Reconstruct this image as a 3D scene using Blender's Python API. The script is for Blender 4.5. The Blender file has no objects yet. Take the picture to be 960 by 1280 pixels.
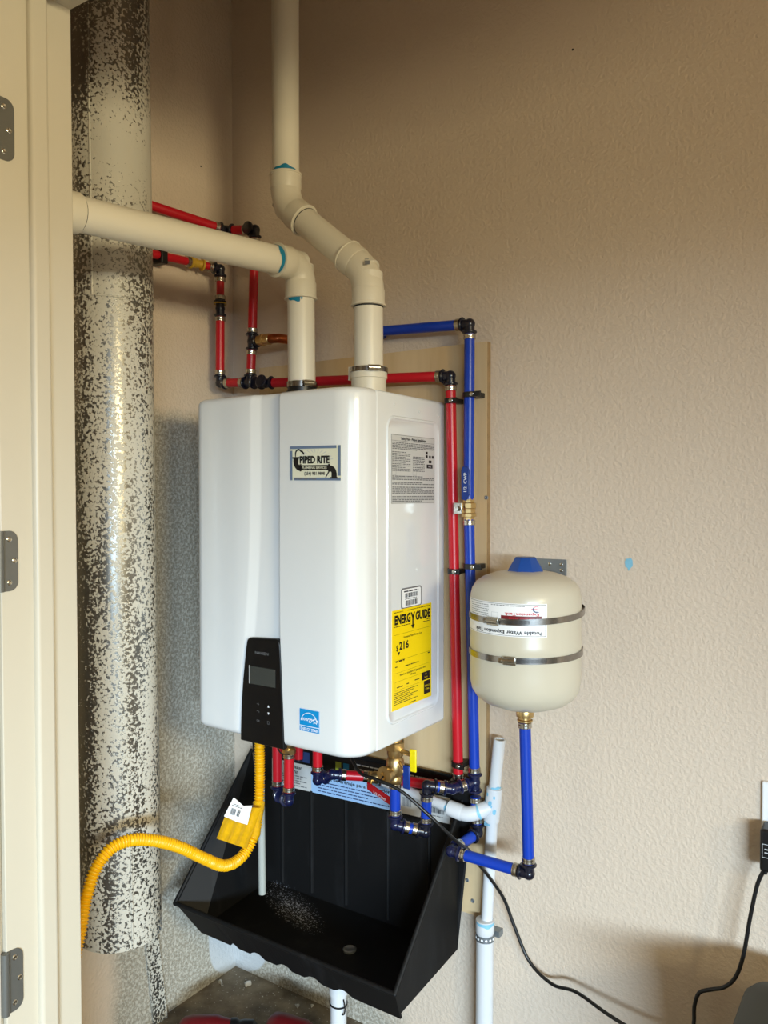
import bpy, bmesh, math, random
from mathutils import Vector, Matrix
random.seed(4)
S = bpy.context.scene
COL = S.collection
R = math.radians

# ------------------------------------------------------------------ camera, light, exposure
cam_d = bpy.data.cameras.new('camera'); cam = bpy.data.objects.new('camera', cam_d); COL.objects.link(cam)
cam.location = (1.53, -1.56, 1.284)
cam.rotation_euler = (R(90 - 1.3), 0, R(33.8))
cam_d.sensor_width = 36; cam_d.sensor_fit = 'AUTO'; cam_d.lens = 28.125; cam_d.clip_start = 0.02
S.camera = cam
S.view_settings.view_transform = 'Standard'; S.view_settings.look = 'None'
S.view_settings.exposure = 0.30; S.view_settings.gamma = 1; S.view_settings.use_curve_mapping = False
w = bpy.data.worlds.new('world'); S.world = w; w.use_nodes = True
w.node_tree.nodes['Background'].inputs[0].default_value = (0.75, 0.85, 1.0, 1)
w.node_tree.nodes['Background'].inputs[1].default_value = .10

def area(name, loc, aim, sx, sy, energy, color):
    d = bpy.data.lights.new(name, 'AREA'); d.shape = 'RECTANGLE'; d.size = sx; d.size_y = sy
    d.energy = energy; d.color = color
    o = bpy.data.objects.new(name, d); COL.objects.link(o); o.location = loc
    o.rotation_euler = (Vector(aim) - Vector(loc)).to_track_quat('-Z', 'Y').to_euler()
    return o
area('daylight_beyond_garage_door', (7.4,-7.8,1.83), (.9,0,1.0), 4.2, .95, 1320, (.64,.83,1.0))
area('hallway_lamp', (4.1,-1.95,1.8), (.2,-.2,1.6), 1.0, .4, 62, (1.0,.86,.53))

# ------------------------------------------------------------------ materials
def lin(c): return tuple((v/12.92 if v <= .04045 else ((v+.055)/1.055)**2.4) for v in (x/255 for x in c)) + (1,)
def mat(name, rgb, rough=.5, metal=0, vary=.06, vscale=30, bump=0, bscale=100, coat=0, spec=.5):
    m = bpy.data.materials.new(name); m.use_nodes = True; n = m.node_tree.nodes; l = m.node_tree.links
    b = n['Principled BSDF']; b.inputs['Roughness'].default_value = rough; b.inputs['Metallic'].default_value = metal
    b.inputs['Coat Weight'].default_value = coat; b.inputs['Coat Roughness'].default_value = .08
    b.inputs['Specular IOR Level'].default_value = spec
    c = lin(rgb)
    tc = n.new('ShaderNodeNewGeometry')
    nz = n.new('ShaderNodeTexNoise'); nz.inputs['Scale'].default_value = vscale; nz.inputs['Detail'].default_value = 4
    l.new(tc.outputs['Position'], nz.inputs['Vector'])
    mx = n.new('ShaderNodeMix'); mx.data_type = 'RGBA'
    mx.inputs['A'].default_value = tuple(v*(1-vary) for v in c[:3])+(1,)
    mx.inputs['B'].default_value = tuple(min(1, v*(1+vary)) for v in c[:3])+(1,)
    l.new(nz.outputs['Fac'], mx.inputs['Factor']); l.new(mx.outputs['Result'], b.inputs['Base Color'])
    if bump:
        n2 = n.new('ShaderNodeTexNoise'); n2.inputs['Scale'].default_value = bscale; n2.inputs['Detail'].default_value = 3
        l.new(tc.outputs['Position'], n2.inputs['Vector'])
        bp = n.new('ShaderNodeBump'); bp.inputs['Strength'].default_value = bump; bp.inputs['Distance'].default_value = .002
        l.new(n2.outputs['Fac'], bp.inputs['Height']); l.new(bp.outputs['Normal'], b.inputs['Normal'])
    return m

M = {}
M['white_enamel'] = mat('white_enamel', (226,228,228), .22, vary=.01, coat=.6)
M['grey_line'] = mat('grey_line', (150,152,152), .5)
M['black_panel'] = mat('black_panel', (9,9,11), .35, vary=.02)
M['display'] = mat('display', (62,64,60), .25, vary=.04)
M['key'] = mat('key', (18,18,20), .4)
M['pvc'] = mat('pvc', (225,218,200), .35, vary=.02, vscale=14)
M['pvc_fit'] = mat('pvc_fit', (220,212,192), .4, vary=.03, vscale=25)
M['pvc_white'] = mat('pvc_white', (214,216,218), .35, vary=.03, vscale=40)
M['primer'] = mat('primer', (10,125,160), .4, vary=.3, vscale=90)
M['primer_pale'] = mat('primer_pale', (130,190,215), .45, vary=.15, vscale=120)
M['mark'] = mat('mark', (30,32,34), .6)
M['red_pex'] = mat('red_pex', (190,18,34), .32, vary=.05)
M['blue_pex'] = mat('blue_pex', (6,56,168), .32, vary=.05)
M['fitting'] = mat('fitting', (16,18,34), .28, vary=.2, coat=.3)
M['fitting_blue'] = mat('fitting_blue', (13,20,58), .3, vary=.2, coat=.3)
M['fitting_yellow'] = mat('fitting_yellow', (196,158,50), .4)
M['steel'] = mat('steel', (190,186,176), .25, 1, vary=.08, vscale=200)
M['strap_steel'] = mat('strap_steel', (150,146,142), .25, 1, vary=.15, vscale=150)
M['zinc'] = mat('zinc', (140,146,150), .45, .7, vary=.1, vscale=60)
M['brass'] = mat('brass', (206,176,122), .36, 1, vary=.1, vscale=90)
M['copper'] = mat('copper', (176,98,60), .28, 1, vary=.15, vscale=90)
M['black_plastic'] = mat('black_plastic', (16,16,17), .4, vary=.2, vscale=30)
M['cord'] = mat('cord', (14,14,15), .38)
M['yellow'] = mat('yellow', (236,176,8), .38, vary=.03)
M['tag_yellow'] = mat('tag_yellow', (222,168,10), .3, vary=.25, vscale=120, coat=.5)
M['paper'] = mat('paper', (240,240,240), .45, vary=.01)
M['label_grey'] = mat('label_grey', (200,200,197), .4, vary=.01)
M['energy_yellow'] = mat('energy_yellow', (250,214,10), .4, vary=.01)
M['ink'] = mat('ink', (22,20,20), .5, vary=.01)
M['ink_grey'] = mat('ink_grey', (110,110,112), .5, vary=.01)
M['ink_light'] = mat('ink_light', (190,192,194), .5, vary=.01)
M['ink_white'] = mat('ink_white', (238,240,242), .5, vary=.01)
M['star_blue'] = mat('star_blue', (0,140,205), .35, vary=.01)
M['card_blue'] = mat('card_blue', (104,122,150), .4, vary=.02)
M['card_cream'] = mat('card_cream', (226,224,200), .4, vary=.02)
M['label_blue'] = mat('label_blue', (160,196,236), .4, vary=.02)
M['print_red'] = mat('print_red', (200,40,50), .4, vary=.02)
M['print_maroon'] = mat('print_maroon', (110,16,24), .4, vary=.02)
M['print_green'] = mat('print_green', (170,186,60), .4, vary=.02)
M['print_pink'] = mat('print_pink', (226,150,160), .4, vary=.02)
M['print_navy'] = mat('print_navy', (40,60,110), .4, vary=.02)
M['tank'] = mat('tank', (202,194,174), .33, vary=.01, coat=.1)
M['grey_tube'] = mat('grey_tube', (168,172,166), .4, vary=.05)
M['blue_cap'] = mat('blue_cap', (24,72,150), .4)
M['hinge'] = mat('hinge', (112,112,108), .45, .5, vary=.08, vscale=80)
M['door_paint'] = mat('door_paint', (204,196,178), .38, vary=.015, vscale=8)
M['handle_red'] = mat('handle_red', (180,16,30), .35)
M['handle_blue'] = mat('handle_blue', (12,50,130), .35)
M['handle_yellow'] = mat('handle_yellow', (240,216,10), .4)
M['bin'] = mat('bin', (58,61,57), .6, vary=.08)
M['tool_red'] = mat('tool_red', (96,10,18), .45, vary=.1)
M['plaster_chip'] = mat('plaster_chip', (206,204,198), .8, vary=.1, bump=.4)
M['ply_edge'] = mat('ply_edge', (150,122,84), .7, vary=.4, vscale=60)
M['garage'] = mat('garage', (165,150,126), .8)

def nodes_of(m): return m.node_tree.nodes, m.node_tree.links
def mth(n, l, op, a, b=None, clamp=False):
    x = n.new('ShaderNodeMath'); x.operation = op; x.use_clamp = clamp
    for i, v in enumerate((a, b)):
        if v is None: continue
        if isinstance(v, (int, float)): x.inputs[i].default_value = v
        else: l.new(v, x.inputs[i])
    return x.outputs[0]
def ramp(n, l, fac, lo, hi):
    x = n.new('ShaderNodeMapRange'); x.inputs['From Min'].default_value = lo; x.inputs['From Max'].default_value = hi
    l.new(fac, x.inputs['Value']); return x.outputs[0]
def noise(n, l, pos, scale, detail=2, rough=.5, stretch=None):
    x = n.new('ShaderNodeTexNoise'); x.inputs['Scale'].default_value = scale
    x.inputs['Detail'].default_value = detail; x.inputs['Roughness'].default_value = rough
    if stretch:
        mp = n.new('ShaderNodeMapping'); mp.inputs['Scale'].default_value = stretch; l.new(pos, mp.inputs['Vector']); pos = mp.outputs[0]
    l.new(pos, x.inputs['Vector']); return x.outputs['Fac']
def mix(n, l, fac, a, b):
    x = n.new('ShaderNodeMix'); x.data_type = 'RGBA'
    if isinstance(fac, float): x.inputs['Factor'].default_value = fac
    else: l.new(fac, x.inputs['Factor'])
    for s, v in (('A', a), ('B', b)):
        if isinstance(v, tuple): x.inputs[s].default_value = v
        else: l.new(v, x.inputs[s])
    return x.outputs['Result']
def bumpn(n, l, h, strength, dist):
    x = n.new('ShaderNodeBump'); x.inputs['Strength'].default_value = strength; x.inputs['Distance'].default_value = dist
    l.new(h, x.inputs['Height']); return x.outputs['Normal']
def base(name):
    m = bpy.data.materials.new(name); m.use_nodes = True; n, l = nodes_of(m)
    g = n.new('ShaderNodeNewGeometry'); sp = n.new('ShaderNodeSeparateXYZ'); l.new(g.outputs['Position'], sp.inputs[0])
    return m, n, l, n['Principled BSDF'], g.outputs['Position'], sp.outputs

WALL = (212,190,160)
def wall_mat(name, kind):
    m, n, l, b, pos, xyz = base(name)
    b.inputs['Roughness'].default_value = .75
    col = mix(n, l, noise(n, l, pos, 2.2, 3), lin((209,191,170)), lin((215,198,179)))
    h = mth(n, l, 'ADD', ramp(n, l, noise(n, l, pos, 125, 3, .55), .42, .62), mth(n, l, 'MULTIPLY', noise(n, l, pos, 300, 2), .25))
    if kind:
        # overspray: primer-grey wall showing through a fog of pale paint flecks, below a ragged line
        if kind == 'left':
            edge = mth(n, l, 'ADD', xyz[2], mth(n, l, 'MULTIPLY', mth(n, l, 'SUBTRACT', noise(n, l, pos, 14, 3), .5), .12))
            area_ = ramp(n, l, edge, 1.50, 1.44)
            # clean shielded stretch low down beside the door
            yy = ramp(n, l, mth(n, l, 'ADD', xyz[1], mth(n, l, 'MULTIPLY', noise(n, l, pos, 9, 2), .05)), -.385, -.345)
            low = ramp(n, l, xyz[2], .33, .26)
            shield = mth(n, l, 'SUBTRACT', 1, mth(n, l, 'MULTIPLY', low, mth(n, l, 'SUBTRACT', 1, yy)))
            area_ = mth(n, l, 'MULTIPLY', area_, shield)
            # bare white patch in the corner near the floor
            dy = mth(n, l, 'DIVIDE', xyz[1], .098); dz = mth(n, l, 'DIVIDE', mth(n, l, 'SUBTRACT', xyz[2], .16), .165)
        else:
            edge = mth(n, l, 'ADD', xyz[2], mth(n, l, 'MULTIPLY', mth(n, l, 'SUBTRACT', noise(n, l, pos, 14, 3), .5), .1))
            fall = mth(n, l, 'SUBTRACT', edge, mth(n, l, 'MULTIPLY', mth(n, l, 'MULTIPLY', xyz[0], xyz[0]), -.9))
            area_ = ramp(n, l, fall, .34, .22)
            dy = mth(n, l, 'DIVIDE', xyz[0], .12); dz = mth(n, l, 'DIVIDE', mth(n, l, 'SUBTRACT', xyz[2], .16), .165)
        rr = mth(n, l, 'ADD', mth(n, l, 'POWER', mth(n, l, 'ABSOLUTE', dy), 2.0), mth(n, l, 'POWER', mth(n, l, 'ABSOLUTE', dz), 4.0))
        patch = ramp(n, l, rr, 1.05, .95)
        fl = ramp(n, l, noise(n, l, pos, 135, 2, .6), .45, .60)
        fl2 = ramp(n, l, noise(n, l, pos, 260, 2, .6), .5, .6)
        fleck = mth(n, l, 'MAXIMUM', fl, mth(n, l, 'MULTIPLY', fl2, .6))
        spray = mix(n, l, fleck, lin((150,142,126)), lin((194,188,174)))
        col = mix(n, l, area_, col, spray)
        col = mix(n, l, patch, col, lin((196,198,198)))
        h = mth(n, l, 'ADD', mth(n, l, 'MULTIPLY', fleck, mth(n, l, 'MULTIPLY', area_, .7)), h)
    l.new(col, b.inputs['Base Color']); l.new(bumpn(n, l, h, .34, .0022), b.inputs['Normal'])
    return m
M['wall'] = wall_mat('wall_paint', ''); M['wall_left'] = wall_mat('wall_paint_oversprayed', 'left'); M['wall_back'] = wall_mat('wall_paint_back', 'back')

def duct_mat():
    m, n, l, b, pos, xyz = base('galvanised_duct')
    # paint fog density differs with height: dense band near z 2.0, streaks along the pipe
    n1 = noise(n, l, pos, 150, 3, .62); n2 = noise(n, l, pos, 7, 2, .5, (2.5, 2.5, .35)); n3 = noise(n, l, pos, 30, 2)
    d = mth(n, l, 'ADD', n1, mth(n, l, 'MULTIPLY', mth(n, l, 'SUBTRACT', n2, .5), .45))
    band = mth(n, l, 'SUBTRACT', 1, mth(n, l, 'MULTIPLY', mth(n, l, 'ABSOLUTE', mth(n, l, 'SUBTRACT', xyz[2], 1.99)), 7.0), True)
    sx = mth(n, l, 'ADD', mth(n, l, 'MULTIPLY', mth(n, l, 'SUBTRACT', xyz[0], .092), .83), mth(n, l, 'MULTIPLY', mth(n, l, 'ADD', xyz[1], .452), .556))
    ya = ramp(n, l, sx, -.082, -.005)      # paint mask thins to darken the flank turned towards the door
    d = mth(n, l, 'ADD', d, mth(n, l, 'MULTIPLY', band, .16))
    d = mth(n, l, 'ADD', d, mth(n, l, 'MULTIPLY', mth(n, l, 'SUBTRACT', ya, .86), .20))
    d = mth(n, l, 'SUBTRACT', d, mth(n, l, 'MULTIPLY', ramp(n, l, xyz[2], 2.06, 2.3), .07))
    paint = ramp(n, l, d, .475, .520)
    col = mix(n, l, paint, lin((132,130,124)), lin((204,200,187)))
    l.new(col, b.inputs['Base Color'])
    l.new(mth(n, l, 'MULTIPLY', mth(n, l, 'SUBTRACT', 1, paint), .85), b.inputs['Metallic'])
    x = n.new('ShaderNodeMapRange'); x.inputs['To Min'].default_value = .3; x.inputs['To Max'].default_value = .42
    l.new(paint, x.inputs['Value']); l.new(x.outputs[0], b.inputs['Roughness'])
    l.new(bumpn(n, l, paint, .25, .0006), b.inputs['Normal'])
    return m
M['duct'] = duct_mat()

def ply_mat():
    m, n, l, b, pos, xyz = base('plywood')
    g = noise(n, l, pos, 9, 5, .6, (1, 1, .12)); g2 = noise(n, l, pos, 60, 3, .6, (1, 1, .05))
    c = mix(n, l, ramp(n, l, g, .35, .65), lin((216,190,148)), lin((198,168,124)))
    c = mix(n, l, mth(n, l, 'MULTIPLY', ramp(n, l, g2, .6, .8), .5), c, lin((170,138,96)))
    l.new(c, b.inputs['Base Color']); b.inputs['Roughness'].default_value = .6
    return m
M['plywood'] = ply_mat()
def floor_mat():
    m, n, l, b, pos, xyz = base('dusty_concrete')
    c = mix(n, l, ramp(n, l, noise(n, l, pos, 12, 6, .65), .35, .7), lin((92,80,64)), lin((140,128,108)))
    c = mix(n, l, ramp(n, l, noise(n, l, pos, 130, 2), .66, .7), c, lin((190,184,172)))
    l.new(c, b.inputs['Base Color']); b.inputs['Roughness'].default_value = .85
    l.new(bumpn(n, l, noise(n, l, pos, 60, 4), .4, .003), b.inputs['Normal'])
    return m
M['floor'] = floor_mat()
def pan_mat():
    m, n, l, b, pos, xyz = base('drain_pan_plastic')
    sc = ramp(n, l, noise(n, l, pos, 22, 4, .6, (1, 1, .25)), .56, .8)
    c = mix(n, l, mth(n, l, 'MULTIPLY', sc, .5), lin((13,13,14)), lin((44,44,46)))
    # plaster dust fallen in a streak on the pan floor behind the drain tube
    px = mth(n, l, 'SUBTRACT', xyz[0], .28); py = mth(n, l, 'ADD', xyz[1], .092)
    al = mth(n, l, 'ADD', mth(n, l, 'MULTIPLY', px, .92), mth(n, l, 'MULTIPLY', py, -.39))
    ac = mth(n, l, 'ADD', mth(n, l, 'MULTIPLY', px, .39), mth(n, l, 'MULTIPLY', py, .92))
    rr = mth(n, l, 'ADD', mth(n, l, 'POWER', mth(n, l, 'DIVIDE', al, .15), 2.0), mth(n, l, 'POWER', mth(n, l, 'DIVIDE', ac, .05), 2.0))
    msk = mth(n, l, 'MULTIPLY', ramp(n, l, rr, 1.0, 0.0), ramp(n, l, xyz[2], .30, .285))
    sp = ramp(n, l, mth(n, l, 'ADD', noise(n, l, pos, 250, 3, .75), mth(n, l, 'MULTIPLY', msk, .13)), .66, .70)
    c = mix(n, l, mth(n, l, 'MULTIPLY', sp, ramp(n, l, msk, .0, .15)), c, lin((190,194,204)))
    l.new(c, b.inputs['Base Color']); b.inputs['Roughness'].default_value = .6; b.inputs['Specular IOR Level'].default_value = .3
    return m
M['pan'] = pan_mat()

# ------------------------------------------------------------------ builders
WM = {}
def place(o, parent, W):
    COL.objects.link(o)
    if parent is not None:
        o.parent = parent; o.matrix_basis = WM[parent.name].inverted() @ W
    else: o.matrix_basis = W
    WM[o.name] = W.copy()
    return o
def thing(name, loc, label, cat, group=None, kind=None):
    o = bpy.data.objects.new(name, None); o.empty_display_size = .05
    place(o, None, Matrix.Translation(loc))
    if label: o['label'] = label
    if cat: o['category'] = cat
    if group: o['group'] = group
    if kind: o['kind'] = kind
    return o
def mobj(name, vs, fs, m, parent=None, smooth=True, label=None, mats=None, fm=None, kind=None, bevel=0, seg=2, auto=None):
    vs = [Vector(v) for v in vs]
    lo = Vector([min(v[i] for v in vs) for i in range(3)]); hi = Vector([max(v[i] for v in vs) for i in range(3)])
    c = (lo+hi)/2
    me = bpy.data.meshes.new(name); me.from_pydata([tuple(v-c) for v in vs], [], fs); me.update()
    bm = bmesh.new(); bm.from_mesh(me)
    if not mats: bmesh.ops.recalc_face_normals(bm, faces=bm.faces)
    bm.to_mesh(me); bm.free()
    for x in (mats or [m]): me.materials.append(M[x] if isinstance(x, str) else x)
    if fm:
        for p, k in zip(me.polygons, fm): p.material_index = k
    if smooth:
        for p in me.polygons: p.use_smooth = True
        me.set_sharp_from_angle(angle=R(auto or 38))
    o = bpy.data.objects.new(name, me); place(o, parent, Matrix.Translation(c))
    if bevel:
        b = o.modifiers.new('bevel', 'BEVEL'); b.width = bevel; b.segments = seg; b.limit_method = 'ANGLE'
        for p in me.polygons: p.use_smooth = True
        me.set_sharp_from_angle(angle=R(60))
        b.harden_normals = False
    if label: o['label'] = label
    if kind: o['kind'] = kind
    return o
class Geo:
    def __init__(s): s.v = []; s.f = []
    def add(s, v, f):
        k = len(s.v); s.v += [Vector(x) for x in v]; s.f += [tuple(i+k for i in q) for q in f]; return s
    def box(s, a, b):
        x0,y0,z0 = a; x1,y1,z1 = b
        return s.add([(x0,y0,z0),(x1,y0,z0),(x1,y1,z0),(x0,y1,z0),(x0,y0,z1),(x1,y0,z1),(x1,y1,z1),(x0,y1,z1)],
                     [(3,2,1,0),(4,5,6,7),(0,1,5,4),(1,2,6,5),(2,3,7,6),(3,0,4,7)])
    def rings(s, rs, cap=True, closed=False):
        n = len(rs[0]); k = len(s.v)
        for r in rs: s.v += [Vector(p) for p in r]
        m = len(rs)
        for i in range(m if closed else m-1):
            a = k+i*n; b = k+((i+1) % m)*n
            for j in range(n): s.f.append((a+j, a+(j+1) % n, b+(j+1) % n, b+j))
        if cap and not closed:
            s.f.append(tuple(k+j for j in range(n))[::-1]); s.f.append(tuple(k+(m-1)*n+j for j in range(n)))
        return s
    def lathe(s, o, d, prof, n=20, cap=True):
        o = Vector(o); d = Vector(d).normalized(); q = d.to_track_quat('Z', 'Y'); u = q @ Vector((1,0,0)); w_ = q @ Vector((0,1,0))
        return s.rings([[o+d*h+(u*math.cos(a)+w_*math.sin(a))*r for a in [2*math.pi*j/n for j in range(n)]] for r, h in prof], cap)
    def cyl(s, a, b, r, n=20, r2=None):
        a = Vector(a); b = Vector(b); L = (b-a).length
        return s.lathe(a, b-a, [(r, 0), (r if r2 is None else r2, L)], n)
    def tube(s, pts, r, n=14, cap=True):
        pts = [Vector(p) for p in pts]; rs = []; u = None
        for i, p in enumerate(pts):
            t = (pts[min(i+1, len(pts)-1)] - pts[max(i-1, 0)]).normalized()
            if u is None: u = t.orthogonal().normalized()
            else: u = (u - t*u.dot(t)).normalized()
            v = t.cross(u); rad = r[i] if isinstance(r, list) else r
            rs.append([p+(u*math.cos(a)+v*math.sin(a))*rad for a in [2*math.pi*j/n for j in range(n)]])
        return s.rings(rs, cap)
    def ball(s, c, r, n=12):
        c = Vector(c); s.lathe(c-Vector((0,0,r)), (0,0,1), [(max(r*math.sin(t), .0001), r-r*math.cos(t)) for t in [math.pi*i/8 for i in range(9)]], n); return s
    def prism(s, poly, a, b):
        """poly: list of Vector points (plane), extruded by vector b from offset a"""
        n = len(poly); a = Vector(a); b = Vector(b); k = len(s.v)
        s.v += [Vector(p)+a for p in poly]+[Vector(p)+a+b for p in poly]
        s.f.append(tuple(range(k, k+n))[::-1]); s.f.append(tuple(range(k+n, k+2*n)))
        for j in range(n): s.f.append((k+j, k+(j+1) % n, k+n+(j+1) % n, k+n+j))
        return s
    def out(s, name, m, parent=None, **kw): return mobj(name, s.v, s.f, m, parent, **kw)

def spline(pts, step=.006):
    pts = [Vector(p) for p in pts]; P = [pts[0]*2-pts[1]]+pts+[pts[-1]*2-pts[-2]]; out = []
    for i in range(1, len(P)-2):
        a,b,c,d = P[i-1:i+3]; n = max(2, int((c-b).length/step))
        for k in range(n):
            t = k/n; out.append(.5*((2*b)+(c-a)*t+(2*a-5*b+4*c-d)*t*t+(3*b-a-3*c+d)*t**3))
    out.append(pts[-1]); return out
def rrect(x0, y0, x1, y1, r, n=5):
    o = []
    for cx, cy, a0 in ((x1-r, y0+r, -90), (x1-r, y1-r, 0), (x0+r, y1-r, 90), (x0+r, y0+r, 180)):
        for i in range(n+1):
            a = R(a0+90*i/n); o.append((cx+r*math.cos(a), cy+r*math.sin(a)))
    return o

# flat print on labels: 2-D drawing mapped on to a surface by fn(u, v, lift)
class Print:
    def __init__(s, fn): s.fn = fn; s.v = []; s.f = []; s.m = []; s.mats = []
    def mi(s, m):
        if m not in s.mats: s.mats.append(m)
        return s.mats.index(m)
    def poly(s, pts, m, lift=.0004):
        k = len(s.v); s.v += [s.fn(u, v, lift) for u, v in pts]; s.f.append(tuple(range(k, k+len(pts)))); s.m.append(s.mi(m))
    def rect(s, u0, v0, u1, v1, m, lift=.0004, div=1):
        for i in range(div):
            a = u0+(u1-u0)*i/div; b = u0+(u1-u0)*(i+1)/div; s.poly([(a,v0),(b,v0),(b,v1),(a,v1)], m, lift)
    def frame(s, u0, v0, u1, v1, t, m, lift=.0004, div=1):
        s.rect(u0,v0,u1,v0+t,m,lift,div); s.rect(u0,v1-t,u1,v1,m,lift,div); s.rect(u0,v0+t,u0+t,v1-t,m,lift); s.rect(u1-t,v0+t,u1,v1-t,m,lift)
    def rule(s, u0, u1, v, t, m, lift=.0004, seed=0):
        """a line of unreadably fine print: dashes of word length"""
        rg = random.Random(seed+int(v*1e5)); u = u0
        while u < u1-t:
            w_ = min(rg.uniform(2, 7)*t, u1-u); s.rect(u, v, u+w_, v+t, m, lift); u += w_+t*.9
    def bars(s, u0, v0, u1, v1, m, lift=.0006, seed=1):
        rg = random.Random(seed); u = u0; n = (u1-u0)/32
        while u < u1-n:
            w_ = n*rg.choice((.7, 1, 1.8)); s.rect(u, v0, min(u+w_, u1), v1, m, lift); u += w_+n*rg.choice((.6, 1, 1.4))
    def text(s, t, u, v, h, m, lift=.0006, width=None, bold=0, rot=0, align='CENTER', shear=0):
        c = bpy.data.curves.new('t', 'FONT'); c.body = t; c.size = 1; c.align_x = align; c.offset = bold; c.shear = shear; c.resolution_u = 2
        o = bpy.data.objects.new('t', c); COL.objects.link(o)
        dg = bpy.context.evaluated_depsgraph_get(); dg.update()
        me = bpy.data.meshes.new_from_object(o.evaluated_get(dg))
        COL.objects.unlink(o); bpy.data.objects.remove(o); bpy.data.curves.remove(c)
        if me.vertices:
            xs = [q.co.x for q in me.vertices]; W = max(xs)-min(xs) or 1
            sy = h/.72; sx = sy if width is None else width/W
            k = len(s.v); cr, sr = math.cos(rot), math.sin(rot)
            mid = (max(xs)+min(xs))/2 if align == 'CENTER' else (min(xs))
            for q in me.vertices:
                a = (q.co.x-mid)*sx; b = q.co.y*sy
                s.v.append(s.fn(u+a*cr-b*sr, v+a*sr+b*cr, lift))
            for p in me.polygons: s.f.append(tuple(k+i for i in p.vertices)); s.m.append(s.mi(m))
        bpy.data.meshes.remove(me)
    def out(s, name, parent, label=None):
        return mobj(name, s.v, s.f, None, parent, smooth=False, mats=s.mats, fm=s.m, label=label, kind='stuff')
def plane_fn(o, u, v, nrm):
    o, u, v, nrm = map(Vector, (o, u, v, nrm))
    return lambda a, b, lift=0: o+u*a+v*b+nrm*lift

# ------------------------------------------------------------------ setting
def struct(name, g, m, **kw):
    o = g.out(name, m, None, smooth=False, **kw); o['kind'] = 'structure'; return o
struct('floor', Geo().box((-.15,-4.6,-.1), (8.7,.12,0)), 'floor')
struct('ceiling', Geo().box((-.15,-4.6,2.62), (8.7,.12,2.72)), 'wall')
struct('wall_left', Geo().box((-.12,-4.6,0), (0,.0,2.62)), 'wall_left')
struct('wall_back', Geo().box((-.12,0,0), (8.7,.12,2.62)), 'wall_back')
struct('wall_right', Geo().box((8.6,-4.4,0), (8.7,0,2.62)), 'garage')
g = Geo(); g.box((0,-4.6,0), (2.0,-4.4,2.62)); g.box((8.2,-4.6,0), (8.7,-4.4,2.62)); g.box((2.0,-4.6,1.55), (8.2,-4.4,2.62))  # unseen wall, its lintel set low to cut daylight off the upper closet
struct('wall_rear', g, 'garage')
# closet front wall with the doorway the photograph is taken through
g = Geo(); g.box((0,-.872,0), (.372,-.762,2.62)); g.box((.372,-.872,2.085), (2.3,-.762,2.62)); g.box((2.3,-.872,0), (2.5,-.762,2.62))
struct('wall_front', g, 'wall')

LEAN = .0042
def ln(x, z): return x - LEAN*(z-1.28)
def leanbox(g, x0, y0, z0, x1, y1, z1):
    k = len(g.v); g.box((x0,y0,z0), (x1,y1,z1))
    for i in range(k, len(g.v)): g.v[i].x = ln(g.v[i].x, g.v[i].z)
    return g
dr = bpy.data.objects.new('door_1', None); place(dr, None, Matrix.Translation((.39,-.83,0))); dr['kind'] = 'structure'
leanbox(Geo(), .372,-.8867,0, .39,-.757,2.085).out('jamb', 'door_paint', dr, smooth=False, bevel=.0015)
leanbox(Geo(), .385,-.835,0, .4005,-.8035,2.062).out('door_stop', 'door_paint', dr, smooth=False, bevel=.006, seg=4)
Geo().box((.372,-.8867,2.061), (2.3,-.757,2.085)).out('head_jamb', 'door_paint', dr, smooth=False, bevel=.0015)
Geo().box((.36,-.835,2.048), (2.3,-.8035,2.064)).out('door_stop', 'door_paint', dr, smooth=False, bevel=.004, seg=3)
Geo().box((2.28,-.8867,0), (2.3,-.757,2.085)).out('jamb', 'door_paint', dr, smooth=False, bevel=.0015)
# outer casing board with a shallow moulded face, and the door leaf swung back outside
leanbox(Geo(), .30,-.905,0, .384,-.8875,2.16).out('casing', 'door_paint', dr, smooth=False, bevel=.004, seg=3)
leanbox(Geo(), .352,-1.62,.02, .388,-.893,2.04).out('door_leaf', 'door_paint', dr, smooth=False, bevel=.002, label='cream door leaf swung wide open outside the frame')
for zt, zb in ((1.8742,1.7818), (1.2285,1.1372), (.5919,.4969)):
    # leaf: square towards the pin, rounded corners inside
    y0, y1, r = -.886, -.8605, .014
    if zt > 1.8: y1 = -.8575
    pl = [(y0, zb), (y1-r, zb)]+[(y1-r+r*math.cos(R(a)), zb+r+r*math.sin(R(a))) for a in range(-75, 1, 15)]
    pl += [(y1-r+r*math.cos(R(a)), zt-r+r*math.sin(R(a))) for a in range(0, 91, 15)]+[(y0, zt)]
    xh = ln(.39, (zt+zb)/2)
    h = Geo().prism([Vector((xh, a, b)) for a, b in pl], (-.001,0,0), (.0028,0,0)).out('hinge', 'hinge', dr, smooth=False)
    Geo().cyl((xh+.002,-.8895,zb), (xh+.002,-.8895,zt), .0058, 14).out('hinge_knuckle', 'hinge', h)
    for yy, zz in ((-.874, zt-.013), (-.866, (zt+zb)/2), (-.8745, zb+.013)):
        Geo().lathe((xh+.0016,yy,zz), (1,0,0), [(.0042,0),(.0042,.0006),(.0030,.0012),(.0012,.0006)], 12).out('screw', 'steel', h)

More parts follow.
